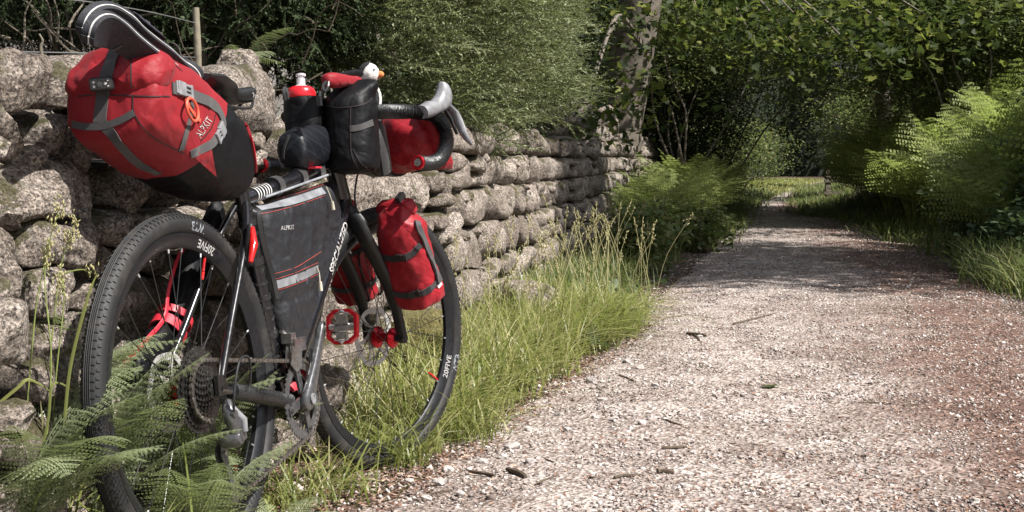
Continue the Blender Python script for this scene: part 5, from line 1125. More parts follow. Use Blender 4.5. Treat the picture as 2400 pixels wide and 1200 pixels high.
# ------------------------------------------------------------------ vegetation
def frond_geo(n=20, L_=1.0, arch=0.5, width=0.20, pn=9, shape='fern', stem=0.08, seed=0, droop=0.25):
    """frond along +x rising in z then arching over; leaflets as small pointed pieces"""
    r = np.random.default_rng(seed); V, F_ = [], []
    def cur(t): return np.array([L_*(t-0.10*t*t*arch*2), 0.0, L_*arch*(1.15*t-1.05*t*t)*1.0]), 0
    def add(vs, fs): o = len(V); V.extend(vs); F_.extend([[i+o for i in f] for f in fs])
    P = [cur(t)[0] for t in np.linspace(0, 1, 16)]
    for i in range(15):   # rachis, triangular section
        w = 0.006*L_*(1-i/17); a, b_ = P[i], P[i+1]; s_ = [np.array([0, w, 0]), np.array([0, -w, 0]), np.array([0, 0, w*1.3])]
        add([a+q for q in s_]+[b_+q*.93 for q in s_], [(0, 1, 4), (0, 4, 3), (1, 2, 5), (1, 5, 4), (2, 0, 3), (2, 3, 5)])
    for i in range(n):
        t = stem+(1-stem)*(i+0.5)/n*0.985; c, _ = cur(t); c2, _ = cur(min(1, t+.02)); tg = (c2-c)/max(1e-6, np.linalg.norm(c2-c)); up = np.array([-tg[2], 0, tg[0]]); q = (t-stem)/(1-stem)
        prof = (math.sin(PI*min(1, q**0.75))**0.8*0.9+0.08*(1-q)) if shape == 'fern' else ((1-q)**0.85*min(1, (q+0.12)*6))
        for s_ in (-1, 1):
            pl = width*L_*prof*(1+r.normal(0, .05)); sw_ = 0.28 if shape == 'fern' else 0.35; d = np.array([0, s_, 0])*math.cos(sw_)+tg*math.sin(sw_); d = d-up*droop*(0.6+r.normal(0, .25)); d /= np.linalg.norm(d); nrm = np.cross(tg, d)*s_; nrm /= np.linalg.norm(nrm); e = np.cross(nrm, d)*1.0; base = c+tg*L_*r.normal(0, .002)
            m = max(3, int(pn*(0.45+0.55*prof)))
            add([base, base+d*pl, base+d*pl*.5+e*0.0018*L_, base+d*pl*.5-e*0.0018*L_], [(0, 2, 1), (0, 1, 3)])
            for k in range(m):
                u_ = (k+0.6)/m; pos = base+d*pl*u_-nrm*pl*0.10*u_*u_; ln = (1-stem)/n*L_*(0.56 if shape == 'fern' else 0.58)*(1-u_*0.70)*(1+r.normal(0, .08)); ww = pl/m*0.66
                for k2 in (-1, 1):
                    dd = e*k2*0.92+d*0.42; dd /= np.linalg.norm(dd); a = pos-d*ww*.5; b_ = pos+d*ww*.5; tip = pos+dd*ln-nrm*ln*0.18; mid = pos+dd*ln*0.62+d*ww*0.45; mid2 = pos+dd*ln*.62-d*ww*.45
                    add([a, mid2, tip, mid, b_], [(0, 1, 4), (1, 3, 4), (1, 2, 3)])
    return np.array(V), np.array(F_)
FR = {}
def frond_mesh(key, mat, **kw):
    if key not in FR: V, F_ = frond_geo(**kw); FR[key] = fastmesh('frond', V, F_, M[mat])
    return FR[key]
def fern(name, base, lab, cat_, keys, n, lr, spread=(0, 360), pitch=(20, 50), seed=0, group=None, dirs=None):
    t = empty(name, base, label=lab, category=cat_, group=group); r = random.Random(seed)
    for k in range(n):
        key = keys[k % len(keys)]; ln = r.uniform(*lr); yaw = math.radians(dirs[k] + r.uniform(-8, 8) if dirs else spread[0]+(spread[1]-spread[0])*(k+r.uniform(.1, .9))/n)
        o = link('frond', FR[key], t); o.matrix_local = Matrix.Translation((r.uniform(-.02, .02), r.uniform(-.02, .02), 0)) @ Matrix.Rotation(yaw, 4, 'Z') @ Matrix.Rotation(-math.radians(r.uniform(*pitch)), 4, 'Y') @ Matrix.Rotation(r.uniform(-.25, .25), 4, 'X') @ Matrix.Scale(ln, 4)
    return t
for i in range(3):
    frond_mesh('f%d' % i, 'fern', n=26, arch=0.42+.12*i, width=0.22, pn=11, seed=i); frond_mesh('b%d' % i, 'brack', n=13, arch=0.45+.1*i, width=0.44, pn=15, shape='brack', stem=0.30, seed=i+10, droop=.12+.08*i)
frond_mesh('y', 'yfern', n=18, arch=0.5, width=0.22, pn=8, seed=5); frond_mesh('d', 'fern', n=22, arch=0.6, width=0.20, pn=9, seed=8, droop=.4)
FK = ['f0', 'f1', 'f2']
fern('fern', (-.835, 2.36, 0.16), 'green fern arching in front of the rear tyre at the left edge', 'fern', FK, 14, (.27, .42), seed=1, pitch=(12, 52), dirs=[-20, 15, -50, 40, 70, -5, 100, -80, 28, 55, 5, -35, 22, -10])
fern('fern', (-.80, 2.62, 0.10), 'green fern seen through the left half of the rear wheel', 'fern', FK, 15, (.28, .46), seed=2, pitch=(15, 66), dirs=[10, -30, 45, 75, 110, -60, -10, 30, 90, 60, 20, -45, 0, -20, 50])
fern('fern', (-.70, 2.95, 0.05), 'green fern filling the rear wheel behind the gears', 'fern', FK, 16, (.30, .48), seed=3, pitch=(15, 66), dirs=[-100, -60, -20, 20, 60, 100, 150, -130, -40, 0, 40, -80, -70, -110, -50, -90])
fern('fern', (-.64, 2.72, 0.0), 'low green fern growing under the chain and derailleur', 'fern', FK, 12, (.24, .38), seed=4, pitch=(15, 58), dirs=[-110, -70, -30, 10, 50, 90, -90, -50, 30, -80, -60, -100])
fern('fern', (-.87, 2.60, 0.28), 'dark shaded fern against the lowest stones at the left edge', 'fern', ['f1', 'd'], 8, (.25, .36), seed=6, pitch=(25, 70), dirs=[-40, 0, 40, 80, 110, 20, 60, -70])
fern('fern', (-.50, 2.98, 0.0), 'small green fern beside the chainring at ground level', 'fern', FK, 6, (.14, .22), seed=9, pitch=(5, 35))
fern('fern', (-.33, 3.12, 0.0), 'single yellow fern leaf lying between the two wheels', 'fern', ['y'], 1, (.2, .21), seed=7, dirs=[-75], pitch=(-12, -8))
p = px(560, 170, 5.6); fern('fern', p, 'fern hanging behind the wall left of the upright slab', 'fern', ['d', 'f1'], 5, (.22, .34), seed=8, pitch=(5, 60), dirs=[-60, -20, 20, 50, -90, -40, 5])

# clumped leaf clouds ---------------------------------------------------
def cloud(c, rad, nclump, per, size, tmpl=LEAF, crad=0.22, rng=None, shell=0.55, tilt=1.1, flat=0.6, low=None):
    rng = rng or RNG; d = rng.normal(size=(nclump, 3)); d /= np.linalg.norm(d, axis=1)[:, None]; rr_ = shell+(1-shell)*rng.random(nclump)**0.6
    wob = 1+0.22*np.sin(d[:, 0]*5+c[0])*np.cos(d[:, 1]*4+c[1]); cc = np.array(c)+d*np.array(rad)*(rr_*wob)[:, None]
    pos = np.repeat(cc, per, 0)+rng.normal(size=(nclump*per, 3))*np.array([crad, crad, crad*flat]); n = len(pos); sz = size*rng.uniform(0.6, 1.25, n)
    if low is not None: k = pos[:, 2] > low; pos, sz = pos[k], sz[k]; n = len(pos)
    return stamp(*tmpl, pos, rots(n, tilt, rng), sz)
def branches(c0, c, rad, n, r0, rng, steps=5):
    q = MB()
    for k in range(n):
        d = Vector(rng.normal(size=3)).normalized(); tip = Vector(c)+Vector((d.x*rad[0], d.y*rad[1], abs(d.z)*rad[2]*.9 if k % 3 else d.z*rad[2]*.7))*.9; P = []
        for s_ in range(steps+1):
            t = s_/steps; p_ = Vector(c0).lerp(tip, t); P.append(p_+Vector(rng.normal(size=3))*0.07*(tip-Vector(c0)).length*t*(1-t)*2+Vector((0, 0, .12*math.sin(PI*t))))
        q.tube(catmull(P, 3), [r0*(1-.88*i/(3*steps)) for i in range(3*steps+1)], 6)
    return q
def shrub(name, base, c, rad, nclump, per, size, mat, lab, cat_='shrub', seed=0, group=None, tmpl=LEAF, crad=.22, nb=7, r0=.03, extra=None, **kw):
    rng = np.random.default_rng(seed); o = empty(name, base, label=lab, category=cat_, group=group); bv = np.array(base)
    V, F_ = cloud(c, rad, nclump, per, size, tmpl, crad, rng, **kw)
    if extra: V, F_ = cat([(V, F_)]+extra)
    link('foliage', fastmesh('foliage', V-bv, F_, M[mat]), o); q = branches(base, c, rad, nb, r0, rng); q.obj('branches', 'bark', o, off=base); return o
# sprig of small-leaved broom / gorse
def sprig(seed, nl=44, side=4, ll=0.050):
    r = np.random.default_rng(seed); V, F_ = [], []
    def add(vs, fs): o = len(V); V.extend([np.array(v, float) for v in vs]); F_.extend([[i+o for i in f] for f in fs])
    def shoot(a, d, L_, n):
        d = d/np.linalg.norm(d); up = np.array([0, 0, 1.]); s_ = np.cross(d, up); s_ /= np.linalg.norm(s_); b_ = a+d*L_*.5+up*L_*.03; e = a+d*L_+up*L_*.12; w = .010
        add([a-s_*w, a+s_*w, b_+s_*w*.7, b_-s_*w*.7, e], [(0, 1, 2), (0, 2, 3), (3, 2, 4)])
        for k in range(n):
            t = (k+.5)/n; p_ = (a*(1-t)**2+2*b_*t*(1-t)+e*t*t); dd = d*.85+r.normal(size=3)*.60; dd /= np.linalg.norm(dd); q = np.cross(dd, r.normal(size=3)); q /= np.linalg.norm(q); l = ll*(1.1-.6*t)
            add([p_, p_+dd*l*.5+q*l*.26, p_+dd*l, p_+dd*l*.5-q*l*.26], [(0, 1, 2), (0, 2, 3)])
    shoot(np.zeros(3), np.array([1., 0, 0]), 1.0, nl)
    for k in range(side):
        t = .15+.7*k/side; sg = 1 if k % 2 else -1; shoot(np.array([t, 0, .05*t]), np.array([.75, sg*.55, r.normal(0, .3)]), .42*(1-t*.5), int(nl*.4))
    return np.array(V), np.array(F_)
SPR = [sprig(i) for i in range(4)]
def broom(base, c, rad, n, lab, seed, mat='broom', ln=(.30, .55), bias=(.95, -.30, .28), cat_='shrub', group=None, bw=1.0, low=1.0, inner=.62):
    rng = np.random.default_rng(seed); o = empty('broom_bush', base, label=lab, category=cat_, group=group); parts = []
    for k, S_ in enumerate(SPR):
        m = n//4; d = rng.normal(size=(m, 3)); d /= np.linalg.norm(d, axis=1)[:, None]; rr_ = inner+(1-inner)*rng.random(m)**.6
        lob = 1+.34*np.sin(d[:, 0]*7+seed)*np.cos(d[:, 2]*6+seed*2)+.12*np.sin(d[:, 1]*13); pos = np.array(c)+d*np.array(rad)*(rr_*lob)[:, None]; k2 = pos[:, 2] > low; pos, d = pos[k2], d[k2]
        D = d*.55*bw+np.array(bias)+rng.normal(size=(len(d), 3))*.16; parts.append(stamp(*S_, pos, align(D, rng, 'full'), rng.uniform(*ln, len(d))))
    V, F_ = cat(parts); link('foliage', fastmesh('foliage', V-np.array(base), F_, M[mat]), o); branches(base, c, rad, 12, .022, rng, 6).obj('branches', 'bark', o, off=base); return o
def bg(X, Y): return gz(X, Y)
broom((-.95, 7.2, bg(-.95, 7.2)), (-.62, 7.1, 1.85), (.60, .8, .85), 1300, 'pale green fine-leaved broom bush hanging over the wall behind the handlebars', 1, ln=(.28, .48))
broom((-.35, 8.9, bg(-.35, 8.9)), (-.14, 8.6, 1.84), (.42, .9, .78), 1150, 'lit green broom bush spilling onto the wall right of the brake lever', 2, low=1.2, ln=(.24, .42))
broom((.05, 11.3, bg(.05, 11.3)), (.10, 11.2, 2.15), (.32, 1.0, .85), 800, 'upright broom bush just left of the sycamore trunk', 3, bias=(.3, -.2, .6), low=1.72, ln=(.2, .36))
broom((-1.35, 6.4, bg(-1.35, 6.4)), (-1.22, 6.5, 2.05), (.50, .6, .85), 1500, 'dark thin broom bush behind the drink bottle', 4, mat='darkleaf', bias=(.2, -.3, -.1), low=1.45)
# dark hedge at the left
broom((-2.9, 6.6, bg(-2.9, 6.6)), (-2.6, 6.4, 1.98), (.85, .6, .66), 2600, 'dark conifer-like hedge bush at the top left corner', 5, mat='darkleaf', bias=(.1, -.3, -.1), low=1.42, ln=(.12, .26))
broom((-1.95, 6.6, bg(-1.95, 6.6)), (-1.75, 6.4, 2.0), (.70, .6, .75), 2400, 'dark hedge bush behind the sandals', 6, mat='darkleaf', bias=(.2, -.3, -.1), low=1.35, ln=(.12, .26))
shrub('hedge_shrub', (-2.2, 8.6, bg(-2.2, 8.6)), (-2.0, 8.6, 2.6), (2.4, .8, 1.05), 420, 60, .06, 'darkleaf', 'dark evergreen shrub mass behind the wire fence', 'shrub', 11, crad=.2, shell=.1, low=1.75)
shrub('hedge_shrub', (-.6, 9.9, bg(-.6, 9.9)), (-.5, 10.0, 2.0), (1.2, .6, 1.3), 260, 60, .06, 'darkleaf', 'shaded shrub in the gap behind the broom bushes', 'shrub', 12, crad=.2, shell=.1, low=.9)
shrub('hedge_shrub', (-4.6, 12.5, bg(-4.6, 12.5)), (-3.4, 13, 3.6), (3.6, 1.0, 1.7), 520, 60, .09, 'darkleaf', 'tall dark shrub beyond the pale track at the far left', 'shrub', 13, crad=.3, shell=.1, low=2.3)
# bare twigs under the hedge
def twigs(name, n, x0, x1, y0, y1, Y0, Y1, ln, r0, lab, seed, up=.3, mat='twig'):
    rng = np.random.default_rng(seed); q = MB()
    for k in range(n):
        a = px(rng.uniform(x0, x1), rng.uniform(y0, y1), rng.uniform(Y0, Y1)); d = Vector((rng.normal(), rng.normal()*.3, rng.normal()*.7+up)).normalized(); P = [a]
        for s_ in range(4): d = (d+Vector(rng.normal(size=3))*.35).normalized(); P.append(P[-1]+d*ln*rng.uniform(.6, 1.2)/4)
        q.tube(catmull(P, 2), [r0*(1-.8*i/8) for i in range(9)], 5)
    c = q.v[0]; o = empty(name, tuple(c), label=lab, category='twigs'); t = q.obj('twig_mass', mat, o, off=c); t['kind'] = 'stuff'
twigs('twig_tangle', 46, 420, 800, -10, 170, 5.6, 6.6, .42, .0035, 'tangle of bare brown twigs behind the wall near the post', 3)
twigs('twig_tangle', 40, 0, 330, 60, 150, 5.6, 6.4, .35, .006, 'bare dark stems under the hedge at the top left', 4, .8, 'bark')
# pale track wall, fence
q = MB(); q.box((-2.9, 11.2, 1.62), (5.4, .3, .62)); tag(q.obj('low_wall', 'concrete' if 'concrete' in M else 'wallpale', None, False), 'low pale grey wall seen beneath the hedge at the far left', 'wall') if 'wallpale' in M else None
fe = empty('wire_fence', px(462, 170, 5.4), label='old wire fence with a weathered round post behind the stone wall', category='fence')
def add_to(q, name, mat, par, **kw): return q.obj(name, mat, par, off=par.location, **kw)
q = MB(); a, b_ = px(464, 215, 5.4), px(459, 18, 5.4); q.tube([a-Vector((0, 0, .6)), a.lerp(b_, .5)+Vector((.003, 0, 0)), b_], [.016, .0145, .013], 12); add_to(q, 'post', 'wood', fe)
for y0, y1, y2 in ((123, 128, 140), (-12, 20, 60)):
    q = MB(); q.tube(catmull([px(-200, y0-6, 4.6), px(130, y0 if y0 > 0 else y0+8, 4.8), px(330, y1 if y0 > 0 else y1+4, 5.1), px(462, y2-5, 5.4)], 6), .0022, 6); add_to(q, 'wire', 'wire', fe)
q = MB(); q.tube(catmull([px(99, 134, 3.1), px(96, 110, 3.1), px(100, 95, 3.1), px(92, 80, 3.1)], 5), [.0035]*8+[.0028]*4+[.002]*4, 7); tag(q.obj('stick', 'wood', None), 'short bent pale stick standing up behind the top left stone', 'stick')

# sycamore
syc = empty('sycamore_tree', (1.47, 18, bg(1.47, 18)), label='smooth grey-brown sycamore trunk leaning right behind the end of the wall', category='tree')
T0 = [Vector((1.34, 18, bg(1.47, 18)-.2)), px(1452, 330, 18), px(1462, 240, 18), px(1484, 100, 18), px(1498, 0, 18), px(1506, -160, 18), px(1500, -420, 18), px(1560, -700, 18)]
q = MB(); q.tube(catmull(T0, 7), [.36, .33, .31, .30, .295]+[.285]*29+[.24]*16, 22)
for v in q.v: v += Vector((nz(v, 2.2), nz(v, 2.2, 7), 0))*.03
add_to(q, 'trunk', 'trunkbark' if 'trunkbark' in M else 'bark', syc)
rng = np.random.default_rng(40); q = MB(); tips = []
for (x, y, Y, sp_) in ((1750, 60, 16, 1), (1950, 90, 15, 1), (2080, 60, 15, 1), (1640, 40, 16.5, 1), (1860, 30, 14.5, 1), (2010, 120, 14.5, 1), (1370, 250, 12.6, 1), (1390, 200, 13, 1), (1590, 60, 17, 1), (2180, 40, 15, 1), (1900, 150, 15, 1), (1800, 0, 15, 1)):
    tip = px(x, y, Y); a = Vector((1.6, 17.6, 3.6 if x > 1500 else 2.6)); mid = a.lerp(tip, .55)+Vector((0, 0, .5)); P = catmull([a, mid, tip], 7); q.tube(P, [.045*(1-.85*i/14) for i in range(15)], 6); tips.append((tip, mid))
add_to(q, 'branch', 'bark', syc)
pos, per = [], 210
for tip, mid in tips:
    c = np.array(tip); pos.append(c+rng.normal(size=(per, 3))*np.array([.50, .5, .20])); pos.append(np.array(mid)+rng.normal(size=(60, 3))*np.array([.5, .6, .25]))
pos = np.concatenate(pos); n = len(pos); V, F_ = stamp(*MAPLE, pos, rots(n, 1.6, rng), rng.uniform(.045, .10, n)); link('hanging_leaves', fastmesh('hanging_leaves', V-np.array(syc.location), F_, M['syc']), syc)
V, F_ = cloud((.4, 19.6, 8.4), (3.4, 3.0, 3.0), 300, 45, .17, LEAF, .4, rng, shell=.3); link('crown', fastmesh('crown', V-np.array(syc.location), F_, M['syc']), syc)
# shade trees on the right bank (crowns mostly above the frame)
def big_tree(base, h, c, rad, ncl, seed, lab, mat='haw', r=.2, per=42, size=.16, group=None, lean=0):
    rng = np.random.default_rng(seed); z = bg(*base); o = empty('woodland_tree', (*base, z), label=lab, category='tree', group=group)
    q = MB(); top = Vector((c[0], c[1], c[2])); P = catmull([Vector((*base, z-.2)), Vector((base[0]+lean*.3, base[1], z+h*.5)), top], 6); q.tube(P, [r*(1-.6*i/12) for i in range(13)], 12); add_to(q, 'trunk', 'bark', o)
    add_to(branches(Vector((*base, z+h*.55)), c, rad, 9, r*.4, rng), 'branches', 'bark', o)
    V, F_ = cloud(c, rad, ncl, per, size, LEAF, .34, rng, shell=.35); link('crown', fastmesh('crown', V-np.array(o.location), F_, M[mat]), o); return o
big_tree((8.6, 9.0), 6, (7.1, 8.7, 8.2), (2.5, 2.6, 1.4), 330, 50, 'tree standing out of view to the right that shades the bank')
big_tree((6.9, 21.5), 6, (7.4, 21.6, 7.0), (2.6, 2.4, 2.2), 380, 52, 'woodland tree on the right with foliage reaching over the path')
big_tree((7.6, 28.5), 6, (7.2, 28.5, 6.4), (3.4, 3.0, 3.0), 460, 53, 'broad tree farther along on the right of the path')
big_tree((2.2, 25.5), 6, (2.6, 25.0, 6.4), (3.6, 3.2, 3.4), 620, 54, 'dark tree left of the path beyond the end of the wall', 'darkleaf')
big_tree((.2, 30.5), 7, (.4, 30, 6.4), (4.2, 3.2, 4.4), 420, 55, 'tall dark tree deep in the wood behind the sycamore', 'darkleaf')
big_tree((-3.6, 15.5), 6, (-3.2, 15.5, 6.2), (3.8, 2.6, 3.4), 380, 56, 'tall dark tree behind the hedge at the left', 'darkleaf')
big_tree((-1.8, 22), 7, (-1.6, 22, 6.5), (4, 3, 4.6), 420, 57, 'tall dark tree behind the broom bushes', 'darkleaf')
big_tree((-3.0, 6.9), 4, (-2.6, 6.3, 4.2), (2.0, 2.0, 1.1), 230, 58, 'unseen dark tree added so its crown shades the hedge at the top left', 'darkleaf', r=.1)  # added above the view so its crown keeps sun off the hedge
# arch of hawthorn over the path
HW = [((3.4, 24.5, 0), (3.9, 24, 3.3), (2.3, 1.3, 1.5), 620, 'hawthorn arching over the path in the middle of the wood', 1), ((6.9, 22, 0), (6.7, 21, 2.2), (1.5, 1.5, 1.9), 480, 'hawthorn bush on the right where the path narrows', 2),
      ((2.9, 28, 0), (2.9, 29, 2.6), (1.5, 1.5, 2.0), 420, 'hawthorn on the left side of the leafy arch', 3), ((9.4, 31, 0), (9.3, 30, 2.6), (2.2, 1.6, 2.5), 460, 'hawthorn on the right beyond the arch', 4),
      ((5.8, 17.6, 0), (5.6, 17.5, 3.0), (1.3, 1.2, 1.4), 560, 'leafy hawthorn above the bracken at the upper right', 5), ((5.6, 19.6, 0), (5.3, 19.4, 3.3), (1.6, 1.2, 1.3), 460, 'hawthorn branches hanging above the right path edge', 6),
      ((2.6, 20.5, 0), (2.75, 21, 3.2), (1.5, 1.2, 1.1), 340, 'shrub with hanging leaves right of the sycamore trunk', 7), ((6.8, 19.8, 0), (6.7, 19.6, 3.2), (1.5, 1.3, 1.8), 480, 'leafy shrub at the right edge above the bank', 8), ((5.6, 16.8, 0), (5.2, 16.6, 2.9), (.9, .8, .7), 260, 'hawthorn spray at the top right corner', 9), ((6.5, 17.2, 0), (6.3, 16.9, 3.0), (.9, 1.0, 1.1), 360, 'pale-leaved hawthorn rising behind the bracken at the right edge', 10)]
for b_, c, rd_, nc, lab, sd_i in HW:
    shrub('hawthorn', (b_[0], b_[1], bg(b_[0], b_[1])), c, rd_, nc, 44, .068, 'haw', lab, 'shrub', 60+sd_i, crad=.22, shell=.25, nb=6, r0=.022)
shrub('shade_leaf_mass', (3.2, 25.6, bg(3.2, 25.6)), (3.55, 26.2, 1.9), (1.15, 1.0, 1.9), 420, 44, .075, 'darkleaf', 'dark leaf mass added for the deep shade left of the narrow path', 'shrub', 75, crad=.2, shell=.3, nb=6, r0=.02)  # dark leaf colour stands in for the shade of the wooded tunnel
shrub('shade_leaf_mass', (2.6, 22.6, bg(2.6, 22.6)), (2.7, 23, 1.9), (.9, 1.0, 1.5), 320, 44, .075, 'darkleaf', 'dark leaf mass added for the shade behind the bracken past the end of the wall', 'shrub', 76, crad=.2, shell=.3, nb=6, r0=.02)  # more dark leaves added where the wood lies in shade
# far wood closing the view
def far_wood():
    line = [(-13, 9), (-8, 20), (-5, 33), (0, 42), (5, 50), (9, 66), (17, 76), (27, 66), (29, 45), (28, 26), (26, 8)]; rng = np.random.default_rng(77); P = catmull([(a, b_, 0) for a, b_ in line], 10)
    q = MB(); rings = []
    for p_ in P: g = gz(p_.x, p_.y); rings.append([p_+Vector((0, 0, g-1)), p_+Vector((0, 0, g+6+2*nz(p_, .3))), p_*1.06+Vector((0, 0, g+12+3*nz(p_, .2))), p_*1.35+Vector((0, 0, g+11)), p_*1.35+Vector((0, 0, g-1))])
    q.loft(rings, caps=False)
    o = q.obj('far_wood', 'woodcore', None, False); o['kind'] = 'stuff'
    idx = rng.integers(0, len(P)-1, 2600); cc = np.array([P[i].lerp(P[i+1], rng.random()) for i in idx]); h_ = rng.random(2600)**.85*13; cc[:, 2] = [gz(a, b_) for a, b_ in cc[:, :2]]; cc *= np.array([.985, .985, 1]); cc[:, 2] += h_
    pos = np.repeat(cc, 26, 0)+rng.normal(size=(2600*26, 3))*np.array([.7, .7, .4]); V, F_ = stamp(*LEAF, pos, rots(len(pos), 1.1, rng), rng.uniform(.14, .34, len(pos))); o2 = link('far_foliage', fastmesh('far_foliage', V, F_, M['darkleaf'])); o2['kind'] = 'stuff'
far_wood()

# bracken ---------------------------------------------------------------
BK = ['b0', 'b1', 'b2']; rr = random.Random(9); nb_ = 0
def bracken(X, Y, n, lr, lab, grp, pitch=(25, 70), sp_=(0, 360)):
    global nb_; nb_ += 1; return fern('bracken', (X, Y, bg(X, Y)-.02), lab, 'bracken', BK, n, lr, seed=100+nb_, group=grp, pitch=pitch, spread=sp_)
for (X, Y) in [(wall_x(y_)+.35+q_*(lerp(PL, y_)-wall_x(y_)-.75), y_) for y_, q_ in ((13.2, .3), (13.8, .9), (14.4, .1), (14.9, .6), (15.4, 1.0), (15.8, .2), (16.4, .7), (17, .0), (17.3, 1.0), (17.9, .5), (18.5, .9), (19, .1), (19.6, .7), (20.3, 1), (21, .4), (21.8, .9), (23, .8), (24.5, 1))] or ((3.05, 17.6), (3.3, 18.8), (2.75, 16.4), (2.5, 15.3), (3.6, 20.3), (3.05, 19.6), (2.4, 17.0), (2.7, 18.5), (2.2, 15.8), (3.9, 22), (3.4, 21.5), (1.95, 14.6), (2.9, 14.9)):
    bracken(X, Y, 7, (.75, 1.15), 'green bracken clump in the bank of bracken past the end of the wall', 'bracken past the end of the wall')
for k in range(76):
    Y = 10.2+k*.16; X = lerp(PR, Y)+.30+rr.uniform(0, 1)**.8*3.0; bracken(X, Y, 7, (1.0, 1.65), 'tall bracken clump leaning towards the path on the right bank', 'bracken on the right bank', (35, 75), (95, 320))
# brambles on the right bank near
for i, (X, Y, z, rd_, lab) in enumerate(((3.85, 9.8, .30, (.40, .6, .28), 'low dark bramble at the right edge of the path'), (4.40, 10.7, .62, (.55, .7, .45), 'bramble bush with oval leaves at the right edge of the picture'), (4.25, 12.0, .45, (.45, .8, .38), 'shaded bramble under the bracken'), (4.75, 11.4, .9, (.35, .7, .5), 'tall bramble shoots at the right edge'))):
    shrub('bramble', (X+.2, Y, bg(X+.2, Y)), (X, Y, bg(X, Y)+z-.15), rd_, 130, 34, .062, 'bramble', lab, 'bramble', 80+i, tmpl=OVAL, crad=.13, shell=.2, nb=14, r0=.006, low=bg(X, Y)-.02)
# far lit verge foliage
for i, (X, Y, lab) in enumerate(((7.4, 50, 'sunlit shrub in the clearing at the end of the path'), (11.2, 44, 'pale green shrub right of the distant path'), (9.4, 56, 'sunlit bush closing the far end of the path'))):
    shrub('clearing_shrub', (X, Y, bg(X, Y)), (X, Y, bg(X, Y)+1.1), (1.7, 1.2, 1.5), 240, 36, .11, 'grass2', lab, 'shrub', 90+i, crad=.3, shell=.2, nb=6)
q = MB(); zz_ = bg(5.55, 25.5); st = empty('wooden_stile', (6.05, 25.5, zz_), label='dark wooden rail and post beside the narrow part of the path', category='fence')
for x_ in (5.8, 6.5): q = MB(); q.box((x_, 25.5, zz_+.3), (.09, .09, .8)); add_to(q, 'post', 'bark', st, smooth=False)
for z_ in (.3, .52): q = MB(); q.box((6.15, 25.46, zz_+z_-.05), (.85, .04, .06)); add_to(q, 'rail', 'bark', st, smooth=False)

# grass -------------------------------------------------------------------
def blades(pos, h, w, lean, curl, rng, seg=4):
    """curved tapering blades, vectorised: each is a strip that bends over in its own direction"""
    n = len(pos); th = rng.uniform(0, 2*PI, n); d = np.stack([np.cos(th), np.sin(th), np.zeros(n)], 1); s_ = np.stack([-np.sin(th), np.cos(th), np.zeros(n)], 1); tw = rng.normal(0, .6, n); s2 = s_*np.cos(tw)[:, None]+np.array([0, 0, 1])*np.sin(tw)[:, None]*.4
    V = np.zeros((n, 2*seg+1, 3))
    for k in range(seg+1):
        t = k/seg; a = lean*t+curl*t*t; xx = (lean*t*.8+curl*t*t*.75)*h; z = h*(t-.5*(lean*.3+curl*.75)*t*t); z = np.where(curl > .9, z-h*.22*(t**3)*(curl-.9), z)
        c = pos+d*xx[:, None]+np.array([0, 0, 1])*z[:, None]
        if k < seg: ww = (w*(1-.55*t)*.5)[:, None]; V[:, 2*k] = c-s2*ww; V[:, 2*k+1] = c+s2*ww
        else: V[:, 2*seg] = c
    F1 = []
    for k in range(seg-1): a = 2*k; F1 += [(a, a+1, a+3), (a, a+3, a+2)]
    F1.append((2*seg-2, 2*seg-1, 2*seg)); F1 = np.array(F1); F_ = F1[None]+(np.arange(n)*(2*seg+1))[:, None, None]; return V.reshape(-1, 3), F_.reshape(-1, 3)
def grass(name, pts, hr, wr, mat, seed, lab=None, lean=(.05, .5), curl=(.1, 1.1), catg=None):
    rng = np.random.default_rng(seed); pts = np.array(pts); n = len(pts); V, F_ = blades(pts, rng.uniform(*hr, n), rng.uniform(*wr, n), rng.uniform(*lean, n), rng.uniform(*curl, n), rng)
    o = link(name, fastmesh(name, V, F_, M[mat])); o['kind'] = 'stuff'; return o
rng = np.random.default_rng(15)
def tufts(n, fx, y0, y1, per, spread, yp=1.0):
    out = []
    for k in range(n):
        Y = y0+(y1-y0)*rng.random()**yp; l, r = fx(Y)
        X = rng.uniform(l, r)
        for j in range(per):
            x, y = X+rng.normal()*spread, Y+rng.normal()*spread; out.append((x, y, path_z(x, y)-.01))
    return out
near = tufts(175, lambda Y: (max(wall_x(Y)+.12, -.62+.10*(Y-4)), lerp(PL, Y)-.02), 4.15, 6.9, 17, .040)
grass('grass', near, (.12, .40), (.0045, .0095), 'grass', 1)
grass('grass', tufts(60, lambda Y: (lerp(PL, Y)-.25, lerp(PL, Y)+.06), 4.2, 7.6, 20, .04), (.10, .28), (.0045, .009), 'grass', 6, curl=(.5, 1.4))
grass('grass', tufts(60, lambda Y: (lerp(PL, Y)-.40, lerp(PL, Y)+.02), 6.0, 6.9, 30, .06), (.18, .40), (.005, .010), 'grass', 7, curl=(.7, 1.5))
grass('verge_grass', tufts(340, lambda Y: (wall_x(Y)+.12, lerp(PL, Y)-.22), 6.6, 15, 24, .08), (.08, .28), (.006, .012), 'grass2', 2)
grass('verge_grass', tufts(420, lambda Y: (lerp(PL, Y)-1.5, lerp(PL, Y)-.02), 13, 34, 26, .16), (.10, .26), (.012, .022), 'grass2', 3)
grass('verge_grass', tufts(420, lambda Y: (lerp(PR, Y)-.05, lerp(PR, Y)+.9), 12, 44, 24, .16), (.08, .24), (.012, .022), 'grass2', 4)
grass('verge_grass', tufts(120, lambda Y: (lerp(PR, Y)-.05, lerp(PR, Y)+.75), 8.3, 10.6, 34, .06), (.16, .46), (.006, .011), 'grass2', 5, curl=(.3, 1.3))
grass('verge_grass', tufts(500, lambda Y: (lerp(PL, Y)-3.0, lerp(PL, Y)+.1), 34, 62, 14, .3), (.06, .15), (.03, .05), 'grass', 8)
